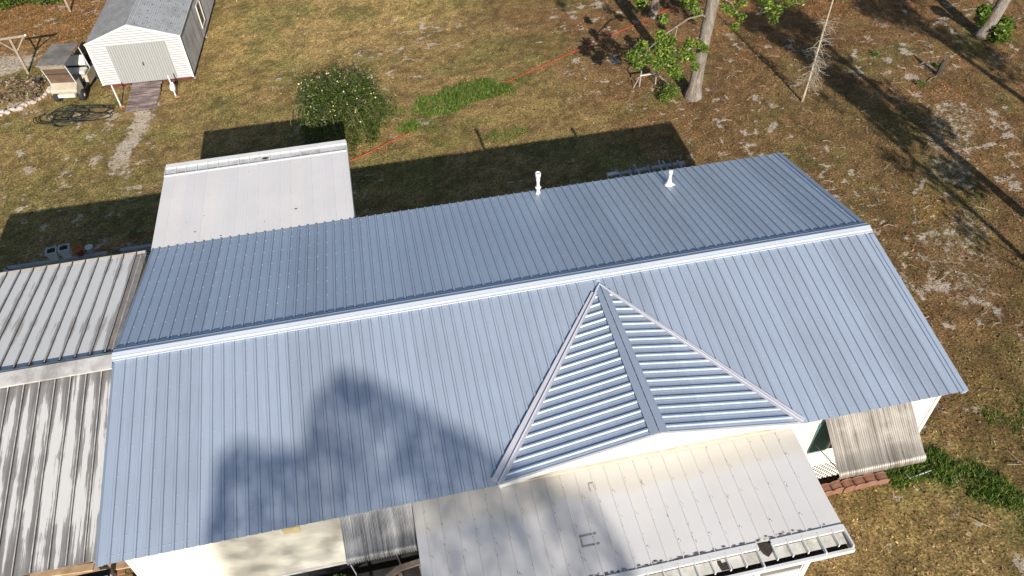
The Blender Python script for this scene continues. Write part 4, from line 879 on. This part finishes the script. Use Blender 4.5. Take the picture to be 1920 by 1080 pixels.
# weeds at the top left
P = cloud([(x_, y_ + .25 * math.sin(x_ * 3), .2) for x_ in np.arange(-13.5, -7.9, .35) for y_ in (29.6, 30.3, 31.2)], [.5] * 48, 9000) if False else None
cs = [(x_, y_ + .25 * math.sin(x_ * 3), .2) for x_ in np.arange(-13.5, -7.9, .35) for y_ in (29.7, 30.5, 31.4)]
tag(leaf_mesh("weeds", cloud(cs, [.5] * len(cs), 9000, .7), .15, [(.08, .14, .02), (.13, .19, .03), (.18, .2, .05), (.05, .09, .02)], aspect=.45), kind='stuff')
for i, (x_, y_, z_, r_, n_) in enumerate(((29.5, 12.6, .1, .2, 200), (27.5, 14.2, .08, .2, 170), (28.0, 11.6, .08, .2, 170), (32.5, 19.3, .12, .2, 180), (28.4, 18.6, .5, .3, 160), (-4.0, 18.3, .1, .16, 90))):
    P = cloud([(x_, y_, z_)], [r_], n_, .6)
    lab = ["weed tuft beside the charred stump", "low weed tuft left of the leaning tree", "weed tuft left below the charred stump", "weed tuft behind the leaning tree", "leafy sprig at the top edge left of the leaning tree", "green weeds by the left prop of the shed"][i]
    tag(leaf_mesh("weed_tuft", P, .09, [(.10, .16, .03), (.16, .2, .04)], aspect=.3), lab, "weed", "weed tufts on the lawn")

# ================================================================== shed
shed = thing("storage_shed", "white gabled metal shed with a pale roll-up door and wooden ramp", "shed", (-4.74, 19.74, 0), rad(-3.2))
SW, SD, ZE, ZA, ZB = 3.68, 8.6, 2.08, 2.70, .22
mb = MB(); mb.prism([(0, ZB), (SW, ZB), (SW, ZE), (SW / 2, ZA), (0, ZE)], (1, 0, 0), (0, 0, 1), (0, 0, 0), (0, .03, 0)); mb.build("front_wall", striped("shed_siding", (.62, .62, .63), (.40, .39, .385), .105), shed)
mb = MB()
def corr(mb, y0, y1, x, z0, z1, out, pitch=.12, d=.012):
    u = y0; pr = [(u, 0)]
    while u < y1 - pitch: pr += [(u + pitch * .35, 0), (u + pitch * .45, d), (u + pitch * .9, d), (u + pitch, 0)]; u += pitch
    vs = []; fs = []
    for u, h in pr: vs += [(x + out * h, u, z0), (x + out * h, u, z1)]
    for i in range(len(pr) - 1): fs.append((2 * i, 2 * i + 2, 2 * i + 3, 2 * i + 1))
    mb.add(vs, fs)
M_SHEDS = simple("shed_side_metal", (.42, .42, .42), .55, .1, .14, 3, dirt=(.16, .14, .13), dirt_amt=.7, stretch=(1, 3, .6))
for x_, o_ in ((0, -1), (SW, 1)):
    mb = MB(); corr(mb, .03, SD, x_, ZB, ZE, o_); mb.build("side_wall", M_SHEDS, shed)
mb = MB(); mb.box(.02, SW - .02, SD, SD + .03, ZB, ZE); mb.build("rear_wall", M_SHEDS, shed)
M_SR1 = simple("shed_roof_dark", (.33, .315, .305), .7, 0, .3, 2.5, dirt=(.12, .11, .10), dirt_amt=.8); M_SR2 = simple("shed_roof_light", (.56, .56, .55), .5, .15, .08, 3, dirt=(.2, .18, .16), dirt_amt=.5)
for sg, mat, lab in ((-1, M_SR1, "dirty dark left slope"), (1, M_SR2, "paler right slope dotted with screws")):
    mb = MB(); e = Vector((SW / 2 + sg * (SW / 2 + .06), 0, ZE - .02)); a_ = Vector((SW / 2, 0, ZA + .02)); n_ = Vector((sg * (ZA - ZE), 0, SW / 2)).normalized()
    pr = [(0, 0)]; u = .03; ln = (e - a_).length
    while u < ln - .09: pr += [(u, 0), (u + .015, .016), (u + .04, .016), (u + .055, 0)]; u += .085
    pr.append((ln, 0)); sheet(mb, pr, lambda u: a_.lerp(e, u / ln) + Vector((0, -.05, 0)), lambda u: a_.lerp(e, u / ln) + Vector((0, SD + .05, 0)), n_, side=2)
    if sg > 0:
        for i in range(14):
            for j in range(6):
                p_ = a_.lerp(e, .12 + j * .15 + (.04 if i % 2 else 0)); screw(mb, (p_.x, .25 + i * .6 + .1 * (j % 2), p_.z + .012), n_, .03, .012, 1)
    mb.build("roof_slope", [mat, M_HOLE_LITTER, simple('rib_flank_grey', (.33, .325, .32), .7, 0, .2)], shed)['label'] = lab  # rib sides take a separate grey tone
mb = MB(); mb.tube([(SW / 2, -.05, ZA + .03), (SW / 2, SD, ZA + .03)], .03, 6); mb.build("ridge_cap", M_SR2, shed)
mb = MB()
for a_, b_ in (((-.05, ZE - .02), (SW / 2, ZA + .02)), ((SW / 2, ZA + .02), (SW + .05, ZE - .02))): mb.beam((a_[0], -.04, a_[1]), (b_[0], -.04, b_[1]), .06, .08)
for x_ in (.0, SW): mb.box(x_ - .04, x_ + .04, -.03, -.003, ZB, ZE)
mb.build("edge_trim", M_WHITE, shed)
DX0, DX1 = .72, 3.06
mb = MB(); pr = [(DX0, 0)]; u = DX0
while u < DX1 - .07: pr += [(u + .03, 0), (u + .04, .012), (u + .065, .012), (u + .075, 0)]; u += .075
pr.append((DX1, 0)); sheet(mb, pr, lambda u: (u, -.012, 1.92), lambda u: (u, -.012, ZB + .0), (0, -1, 0)); door = mb.build("door", striped("door_grey", (.37, .375, .36), (.28, .28, .27), .1, 0), shed)
mb = MB(); mb.box((DX0 + DX1) / 2 - .01, (DX0 + DX1) / 2 + .03, -.05, -.026, .95, 1.1); mb.build("handle", M_DARK, door)
mb = MB(); mb.box(0.05, SW - .05, .03, .1, .09, .215); mb.build("base_beam", simple("red_beam", (.11, .022, .02), .7, 0, .3, 5), shed)
for x_ in (.1, .9, 2.6, 3.5):
    for y_ in (.2, 4, 8):
        mb = MB(); mb.box(x_, x_ + .2, y_, y_ + .3, -.05, .06); mb.build("block_pier", M_WOODX, shed)
mb = MB()
for (a_, b_, c_, d_) in ((3.75, 3.80, .55, 1.62), (4.55, 4.60, .55, 1.62), (3.80, 4.55, .55, .60), (3.80, 4.55, 1.57, 1.62)): mb.box(SW + .013, SW + .045, a_, b_, c_, d_)
win = mb.build("window", M_WHITE, shed); mb = MB(); mb.box(SW + .014, SW + .02, 3.8, 4.55, .6, 1.57); mb.build("pane", M_GLASS, win)
ramp_ = thing("wooden_ramp", "worn plank ramp leading up to the shed door", "ramp", (-2.95, 19.7, 0), rad(-3.2))
m = simple("ramp_wood", (.33, .27, .245), .9, 0, .5, 3, .4, dirt=(.09, .05, .045), dirt_amt=.95, stretch=(1.2, 7, 1))
for i in range(9):
    k = i / 8; y_ = -.03 - k * 1.85; z_ = .20 - k * .17; mb = MB(); mb.slab([(-.62, y_ - .20, z_ - .02), (.60 + .03 * math.sin(i * 5), y_ - .20, z_ - .02), (.60 + .03 * math.sin(i * 5), y_, z_), (-.62, y_, z_)], .04); mb.build("plank", m, ramp_)
for i, (x_, y_) in enumerate(((-3.9, 18.17), (-1.73, 18.38))):
    t_ = thing("prop_pole", ["white pole standing left of the shed ramp", "white pole standing right of the shed ramp"][i], "pole", (x_, y_, 0), 0, "white poles in front of the shed")
    mb = MB(); mb.tube([(0, 0, -.05), (-.02, 0, 1.0)], .028, 8); mb.build("shaft", M_PVC, t_); mb = MB(); mb.box(-.05, .15, -.06, .06, 0, .05); mb.build("foot", M_BROWN, t_)
jug = MB(); jug.lathe([(.09, 0), (.12, .03), (.12, .22), (.07, .30), (.03, .33), (.03, .37)], 12, 0, Matrix.Translation((-1.93, 19.0, 0)) @ Matrix.Rotation(.25, 4, 'Y')); tag(jug.build("plastic_jug", M_PVC, None, True), "white plastic jug beside the right pole of the shed", "jug")

# ================================================================== golf cart
cart = thing("golf_cart", "dusty cream golf cart with a grimy canopy parked against the shed", "golf cart", (-5.98, 19.35, 0), rad(-9))
M_CREAMB = simple("cart_cream", (.46, .405, .30), .4, 0, .12, 4, dirt=(.3, .24, .18), dirt_amt=.5); M_TYRE = simple("tyre_rubber", (.025, .025, .025), .85, 0, .2); M_RIM = simple("rim_white", (.72, .72, .70), .4, 0, .05)
M_CANOPY = simple("canopy_grime", (.16, .14, .12), .7, 0, .35, 3, dirt=(.36, .32, .27), dirt_amt=.7)
for (x_, y_) in ((-.5, -.12), (.5, -.12), (-.52, 1.65), (.52, 1.65)):
    X = Matrix.Translation((x_, y_, .23)) @ Matrix.Rotation(rad(90), 4, 'Y') @ Matrix.Rotation(rad(0), 4, 'Z')
    mb = MB(); mb.lathe([(.12, -.10), (.20, -.10), (.235, -.07), (.235, .07), (.20, .10), (.12, .10)], 20, 0, X); wh = mb.build("wheel", M_TYRE, cart, True)
    mb = MB(); mb.lathe([(.115, -.085), (.115, .085), (.05, .105), (.03, .11)] if x_ > 0 else [(.03, -.11), (.05, -.105), (.115, -.085), (.115, .085)], 16, 0, X); mb.build("rim", M_RIM, wh, True)
mb = MB(); mb.prism([(-.36, .44), (-.42, .54), (-.36, .64), (-.05, .84), (.06, .84), (.10, .50), (.10, .44)], (0, 1, 0), (0, 0, 1), (-.54, 0, 0), (1.08, 0, 0)); mb.box(-.36, .36, -.34, .1, .28, .438); bevel(mb.build("front_cowl", M_CREAMB, cart), .05, 3)
mb = MB(); mb.box(-.34, .34, -.40, -.345, .29, .41); mb.build("bumper", M_RIM, cart)
mb = MB(); mb.box(-.55, .55, .10, 1.0, .28, .33); mb.build("floor", M_DARK, cart)
mb = MB(); mb.prism([(.72, .30), (.80, .62), (2.05, .66), (2.12, .36), (1.95, .30)], (0, 1, 0), (0, 0, 1), (-.57, 0, 0), (1.14, 0, 0)); bevel(mb.build("rear_body", M_CREAMB, cart), .05, 3)
M_SEATW = simple("seat_white", (.72, .69, .62), .5, 0, .08)
mb = MB(); mb.box(-.5, .5, .74, 1.20, .665, .80); bevel(mb.build("seat", M_SEATW, cart), .05, 3)
mb = MB(); mb.prism([(1.18, .86), (1.28, .84), (1.38, 1.26), (1.28, 1.28)], (0, 1, 0), (0, 0, 1), (-.48, 0, 0), (.96, 0, 0)); bevel(mb.build("backrest", M_SEATW, cart), .04, 3)
mb = MB(); mb.box(-.55, .55, 1.45, 2.05, .66, .72); mb.box(-.4, .4, 1.5, 2.0, .72, .95); mb.build("cargo_bed", M_DARK, cart)
mb = MB(); mb.tube([(-.25, .05, .8), (-.25, .35, 1.02)], .018, 8); mb.tube([(-.25 + .17 * math.cos(a), .36 + .09 * math.sin(a), 1.03 + .15 * math.sin(a)) for a in np.linspace(0, 5.9, 16)], .015, 6, closed=True); mb.build("steering_wheel", M_DARK, cart, True)
CZ = 1.82
for (x_, ya, yb) in ((-.5, -.12, -.42), (.5, -.12, -.42), (-.5, 1.35, 1.15), (.5, 1.35, 1.15)):
    mb = MB(); mb.tube([(x_, ya, .66), (x_, yb, CZ)], .018, 8); mb.build("canopy_strut", M_RIM, cart)
mb = MB(); mb.slab([(-.56, -.55, CZ), (.56, -.55, CZ), (.56, 1.25, CZ + .03), (-.56, 1.25, CZ + .03)], .05); bevel(mb.build("canopy", [M_CANOPY], cart), .02)
mb = MB(); mb.slab([(-.49, -.14, .83), (.49, -.14, .83), (.49, -.43, CZ - .06), (-.49, -.43, CZ - .06)], .012); mb.build("windshield", simple("brown_plastic", (.13, .085, .06), .4, 0, .3, 3, dirt=(.24, .18, .13), dirt_amt=.35), cart)
mb = MB(); mb.box(-.5, .5, -.31, -.285, 1.29, 1.31); mb.build("windshield_bar", M_DARK, cart)
mb = MB(); mb.slab([(-.5, -.40, CZ - .24), (.5, -.40, CZ - .24), (.5, -.44, CZ - .1), (-.5, -.44, CZ - .1)], .01); mb.build("visor", simple("tan_visor", (.30, .25, .18), .7, 0, .2, 4), cart)

# hose coil
M_HOSE = simple("black_hose", (.018, .022, .018), .5, 0, .2)
pts = []; rr_ = random.Random(12)
loops = [(-6.1, 18.05, 1.05, .5, .1), (-5.8, 17.95, .75, .62, -.1), (-5.2, 18.0, 1.15, .36, .1), (-5.9, 17.6, .62, .6, -.2), (-4.95, 17.75, .9, .42, .05), (-6.2, 17.9, 1.1, .58, .1), (-5.0, 17.45, .95, .33, -.15), (-6.1, 18.2, .5, .4, .3), (-5.5, 17.85, 1.3, .55, 0)]
for i, (cx, cy, rx, ry, ro) in enumerate(loops):
    for k in range(22):
        a = 2 * math.pi * k / 22 + 2.2; x_ = rx * math.cos(a); y_ = ry * math.sin(a); pts.append((cx + x_ * math.cos(ro) - y_ * math.sin(ro), cy + x_ * math.sin(ro) + y_ * math.cos(ro), .05 + .012 * i + .015 * math.sin(a * 3 + i)))
sm = []
for i in range(len(pts)): q = [Vector(pts[max(0, min(len(pts) - 1, i + d))]) for d in (-2, -1, 0, 1, 2)]; sm.append(sum(q, Vector()) / 5)
mb = MB(); mb.tube(sm, .019, 6); tag(mb.build("hose_coil", M_HOSE, None, True), "loosely coiled black hose on the lawn below the golf cart", "hose")
# red cord
cp = [(-3.48, 8.80), (-2.2, 9.3), (-.1, 9.95), (2.2, 10.7), (4.3, 11.5), (5.25, 12.02), (7.49, 13.26), (7.51, 13.27), (9.3, 14.4), (11.75, 15.95), (11.83, 16.0), (13.6, 16.9), (15.5, 17.9), (18.26, 19.33), (21.16, 20.91), (24, 22.4)]
cq = []
for (x0, y0), (x1, y1) in zip(cp[:-1], cp[1:]):
    for k in range(14): u = k / 14; xx = x0 + (x1 - x0) * u; yy = y0 + (y1 - y0) * u + .02 * math.sin(xx * 3); cq.append((xx, yy, (.045 if not 7.5 < xx < 11.8 else -.06) + float(ground_h(np.array([xx]), np.array([yy]))[0]) * .6))
mb = MB(); mb.tube(cq, .013, 6); tag(mb.build("red_cord", simple("red_plastic", (.62, .07, .04), .5, 0, .15, 3)), "long red cord stretched across the rear lawn", "cord")

# clothesline posts
M_POST = simple("clothes_post_wood", (.30, .24, .18), .85, 0, .25, 8)
for i, (x_, y_, lab) in enumerate(((-8.38, 22.16, "wooden T post with braces beside the sandy patch"), (-7.70, 28.15, "wooden T post at the top edge behind the weeds"))):
    cl = thing("clothesline_post", lab, "clothesline post", (x_, y_, 0), rad(8), "clothesline posts left of the shed")
    mb = MB(); mb.beam((0, 0, -.1), (-.03, 0, 1.72), .09, .09, up=(0, 1, 0)); mb.build("post", M_POST, cl)
    mb = MB(); mb.beam((-.72, -.055, 1.70), (.62, -.055, 1.66), .06, .09); mb.build("crossbar", M_POST, cl)
    for sg in (-1, 1):
        mb = MB(); mb.beam((-.02, .05, 1.0), (sg * .55, .05, 1.66), .05, .07, up=(0, 1, 0)); mb.build("brace", M_POST, cl)
    mb = MB(); mb.tube([(.6, -.1, 1.68), (.66, -.1, 1.72)], .04, 8); mb.build("hook", M_PVC, cl)

# hurdle frame by the oak
hu = thing("wooden_hurdle", "low weathered two-post frame left of the big oak", "frame", (17.38, 14.3, 0), rad(-2))
for x_ in (-.34, .34):
    mb = MB(); mb.beam((x_, 0, -.1), (x_ + (.03 if x_ < 0 else 0), 0, .72), .05, .05, up=(0, 1, 0)); mb.build("post", M_WOODX, hu)
mb = MB(); mb.beam((-.36, -.03, .52), (.36, -.03, .55), .05, .05); mb.build("rail", simple("pale_rail", (.55, .5, .42), .8, 0, .15), hu)
mb = MB(); mb.tube([(.36, 0, .5), (.9, -.1, .0)], .02, 5); mb.tube([(-.36, 0, .45), (-.62, -.1, .02)], .02, 5); mb.build("stay", M_WOODX, hu)

# rock border of the bed + stones
def rock(name, x_, y_, sx, sy, sz, seed, mat):
    r = random.Random(seed); import bmesh; bm = bmesh.new(); bmesh.ops.create_icosphere(bm, subdivisions=2, radius=1)
    for v_ in bm.verts: k = 1 + r.uniform(-.16, .16); v_.co = Vector((v_.co.x * sx * k, v_.co.y * sy * k, v_.co.z * sz * k))
    me = bpy.data.meshes.new(name); bm.to_mesh(me); bm.free(); me.materials.append(mat); o = bpy.data.objects.new(name, me); COL.objects.link(o); o.location = (x_, y_, sz * .35); o.rotation_euler = (0, 0, r.uniform(0, 3)); return o
M_ROCK = simple("pale_limerock", (.56, .47, .40), .9, 0, .22, 5, .5, dirt=(.25, .19, .15), dirt_amt=.6)
line = [(-9.1, 18.55), (-8.75, 18.8), (-8.3, 18.98), (-7.9, 19.2), (-7.5, 19.55), (-7.2, 19.95), (-7.05, 20.35)]
k_ = 0; rr_ = random.Random(21)
names = []
for i in range(24):
    u = i / 23 * (len(line) - 1); j = min(int(u), len(line) - 2); f_ = u - j; x_ = line[j][0] * (1 - f_) + line[j + 1][0] * f_; y_ = line[j][1] * (1 - f_) + line[j + 1][1] * f_
    s_ = rr_.uniform(.07, .15); dy = rr_.uniform(-.08, .16)
    tag(rock("border_rock", x_ + rr_.uniform(-.05, .05), y_ + dy, s_ * rr_.uniform(1, 1.4), s_, s_ * .8, i, M_ROCK), "pale rock in the curved border of the bed left of the golf cart", "rock", "rocks edging the bed")
# dead plants in the bed
cs = [(rr_.uniform(-9.8, -7.3), rr_.uniform(19.5, 21.4), .1) for _ in range(26)]
tag(leaf_mesh("bed_debris", cloud(cs, [.3] * 26, 3200, .5), .14, [(.20, .12, .08), (.30, .2, .13), (.13, .10, .06), (.38, .30, .22), (.10, .13, .03)], mat=M_DEAD, aspect=.25), kind='stuff')
pot = MB(); pot.lathe([(.11, 0), (.14, .3), (.15, .3), (.13, .28), (.11, .05)], 12, 0, Matrix.Translation((-7.62, 20.85, 0))); tag(pot.build("plant_pot", M_TYRE, None, True), "black plant pot standing in the bed between the rocks and the T post", "plant pot")
mb = MB(); mb.beam((-8.0, 20.9, .08), (-7.55, 20.35, .12), .14, .05); tag(mb.build("loose_board", simple("tan_board", (.48, .33, .17), .8, 0, .2)), "tan board lying in the bed beside the black pot", "board")

# sand mounds / stones on the lawn are soil colour; twigs
M_TWIG = simple("fallen_twig", (.42, .35, .27), .9, 0, .2)
mb = MB(); rr_ = random.Random(31)
for i in range(260):
    x_ = rr_.uniform(16, 34); y_ = rr_.uniform(-6, 16)
    if x_ < 18.2 and y_ < 4.6: continue
    a = rr_.uniform(0, 6.28); l = rr_.uniform(.12, .5); pts = [(x_, y_, .05)]
    for k in range(3): a += rr_.uniform(-.5, .5); pts.append((pts[-1][0] + math.cos(a) * l / 3, pts[-1][1] + math.sin(a) * l / 3, .05 + rr_.uniform(0, .04)))
    mb.tube(pts, [.010, .009, .007, .004], 4)
tag(mb.build("fallen_twigs", M_TWIG), kind='stuff')

# ================================================================== deck rails behind the house
M_RAIL = simple("grey_rail", (.36, .36, .37), .7, 0, .12, 5)
def rail(name, label, x0, x1, y, ztop, lat=True, deckdepth=1.2, posts=3, mat=None, junk=False):
    r = thing(name, label, "deck railing", ((x0 + x1) / 2, y, 0)); W = (x1 - x0) / 2; mat = mat or M_RAIL
    mb = MB(); mb.box(-W, W, -.07, .07, ztop - .04, ztop); mb.build("top_rail", mat, r)
    mb = MB(); mb.box(-W, W, -.02, .02, ztop - .18, ztop - .045); mb.build("side_board", mat, r)
    for k in range(posts):
        x_ = -W + .05 + (2 * W - .1) * k / (posts - 1); mb = MB(); mb.box(x_ - .045, x_ + .045, -.045, .045, 0, ztop - .042); mb.build("post", mat, r)
    if lat: lattice("lattice_panel", -W + .1, W - .1, .25, ztop - .2, -.06, r, M_LATTICE, .16, .03)
    return r
rail("deck_railing", "grey railing with lattice carrying the planters, behind the carport", -5.35, -2.45, 7.42, 1.1)
mb = MB(); mb.box(-5.4, -5.28, 6.2, 7.42, 1.02, 1.1); mb.box(-5.38, -5.30, 6.22, 6.3, 0, 1.02)
tag(mb.build("end_rail", M_RAIL), "short return rail at the left end of the planter railing", "railing")
rail("deck_railing", "short grey railing with lattice against the patio room", -2.05, -.05, 7.45, 1.1, posts=2)
mb = MB(); mb.box(-5.3, -.1, 4.6, 7.3, .12, .2); tag(mb.build("rear_deck", M_WOODX), "low grey deck behind the carport", "deck")
M_PLANT = simple("planter_plastic", (.60, .63, .62), .5, 0, .08, 5)
for i, (x_, y_) in enumerate(((-3.93, 7.5), (-3.58, 7.55))):
    pl = thing("planter_box", ["left white square planter on the grey railing, filled with weeds", "right white square planter on the grey railing, between the other planter and the orange pot"][i], "planter", (x_, y_, 1.1), rad(6), "white planters on the railing")
    mb = MB(); w0, w1, h_ = .11, .15, .34; vs = []
    for w_, z_ in ((w0, 0), (w1, h_), (w1 - .025, h_), (w1 - .03, h_ - .06)): vs += [(-w_, -w_, z_), (w_, -w_, z_), (w_, w_, z_), (-w_, w_, z_)]
    fs = [(3, 2, 1, 0)] + [(4 * l + k, 4 * l + (k + 1) % 4, 4 * l + 4 + (k + 1) % 4, 4 * l + 4 + k) for l in range(3) for k in range(4)]; mb.add(vs, fs); mb.build("tub", M_PLANT, pl)
    mb = MB(); mb.box(-.12, .12, -.12, .12, h_ - .07, h_ - .055); mb.build("soil", M_HOLE_LITTER, pl)
    leaf_mesh("weeds", cloud([(0, 0, h_ - .02)], [.11], 60 if i == 0 else 25, .4), .07, [(.05, .09, .02)], pl)
mb = MB(); mb.lathe([(.09, 0), (.13, .20), (.15, .20), (.15, .26), (.13, .26), (.12, .2)], 16, 0, Matrix.Translation((-3.2, 7.5, 1.1))); tag(mb.build("clay_pot", simple("terracotta", (.45, .14, .05), .8, 0, .15), None, True), "orange clay pot on the railing right of the planters", "pot")
mb = MB(); mb.lathe([(.08, 0), (.10, .18), (.115, .18), (.115, .22), (.10, .22), (.09, .16)], 16, 0, Matrix.Translation((-2.9, 7.55, 1.1))); tag(mb.build("paint_pot", M_PVC, None, True), "small white pot on the railing, rightmost of the containers", "pot")
# work bench / rack behind the right half
bn = thing("timber_rack", "long weathered timber rack with loose boards behind the right half of the house", "timber rack", (14.9, 7.35, 0), rad(1.5))
M_DKW = simple("dark_timber", (.42, .40, .42), .85, 0, .35, 6)
for y_, z_ in ((.15, 1.1), (-.25, 1.0)):
    mb = MB(); mb.box(-1.38, 1.38, y_ - .07, y_ + .07, z_ - .06, z_); mb.build("beam", M_DKW, bn)
for x_ in (-1.25, 1.3):
    mb = MB(); mb.tube([(x_, -.1, 0), (x_, -.1, .98)], .05, 10); mb.build("pale_post", simple("post_paleblue", (.45, .52, .52), .5, 0, .1), bn)
rr_ = random.Random(5)
for i in range(11):
    x_ = -1.15 + i * .23 + rr_.uniform(-.05, .05); mb = MB(); mb.beam((x_, -.4, 1.03 + rr_.uniform(0, .03)), (x_ + rr_.uniform(-.12, .12), .22 + rr_.uniform(0, .25), 1.12), .07, .03); mb.build("loose_board", M_DKW if i % 3 else M_WOOD, bn)
mb = MB(); mb.box(-1.36, -.95, .08, .24, 1.105, 1.12); mb.build("white_slat", M_PVC, bn)

# ================================================================== front yard bits
M_BRK = simple("terracotta_brick", (.24, .115, .07), .85, 0, .25, 6, .4, dirt=(.2, .12, .09), dirt_amt=.5)
for i in range(7):
    mb = MB(); X = Matrix.Translation((15.05 + i * .29, -4.46 + .01 * math.sin(i * 4), .0)) @ Matrix.Rotation(rad(4 * math.sin(i * 7)), 4, 'Z')
    mb.prism([(-.135, -.05), (.135, -.05), (.135, .19), (.09, .23), (0, .25), (-.09, .23), (-.135, .19)], (1, 0, 0), (0, 0, 1), (0, -.1, 0), (0, .2, 0), X=X)
    o = bevel(mb.build("edging_block", M_BRK), .015); tag(o, ["scalloped edging block nearest the porch", "second scalloped edging block from the porch", "third scalloped edging block from the porch", "middle scalloped edging block under the awning", "third scalloped edging block from the far end", "second scalloped edging block from the far end", "scalloped edging block farthest from the porch"][i], "edging block", "terracotta edging blocks under the right awning")
mb = MB(); mb.tube([(17.47, -4.37, .05), (17.5, -4.58, .05), (18.12, -4.50, .05)], .014, 8); tag(mb.build("pvc_pipe", M_PVC), "bent white pipe on the grass below the right awning", "pipe")
st = thing("entry_steps", "dark wooden landing with a grey handrail left of the porch", "steps", (5.0, -4.8, 0))
mb = MB(); mb.box(-2.3, .85, -1.6, .5, .45, .55); mb.build("landing", simple("black_deck", (.035, .032, .03), .9, 0, .4, 5), st)
for a_, b_ in (((-.35, -.25, 1.15), (.30, .08, 1.25)), ((.30, .08, 1.25), (.95, .15, 1.25)), ((-.9, -.7, .95), (-.35, -.25, 1.15))):
    mb = MB(); mb.beam(a_, b_, .12, .05); mb.build("handrail", simple("rail_brown_grey", (.26, .21, .18), .8, 0, .25, 8), st)
for x_, y_ in ((.3, .05), (.75, .1), (-.33, -.27)):
    mb = MB(); mb.box(x_ - .04, x_ + .04, y_ - .04, y_ + .04, .5, 1.17); mb.build("post", M_WOOD, st)
for i, (x_, y_) in enumerate(((3.3, -4.42), (4.3, -4.38), (5.25, -4.36))):
    mb = MB(); mb.tube([(x_, y_, 0), (x_ + .05, y_ - .03, .8), (x_ + .0, y_ + .02, 1.1 if i < 2 else 1.7)], .014, 6); tag(mb.build("garden_stake", M_ALU), ["thin grey stake against the wall, leftmost of three", "middle thin grey stake below the grimy awning", "thin grey stake beside the porch corner, rightmost of three"][i], "stake", "stakes along the front wall")
tag(leaf_mesh("potted_fern", cloud([(4.0, -4.55, .85), (3.85, -4.5, .75), (4.15, -4.65, .7)], [.2, .16, .16], 420), .08, [(.10, .17, .02), (.06, .11, .02)], aspect=.35), "small green bush against the front wall below the grimy awning", "bush")
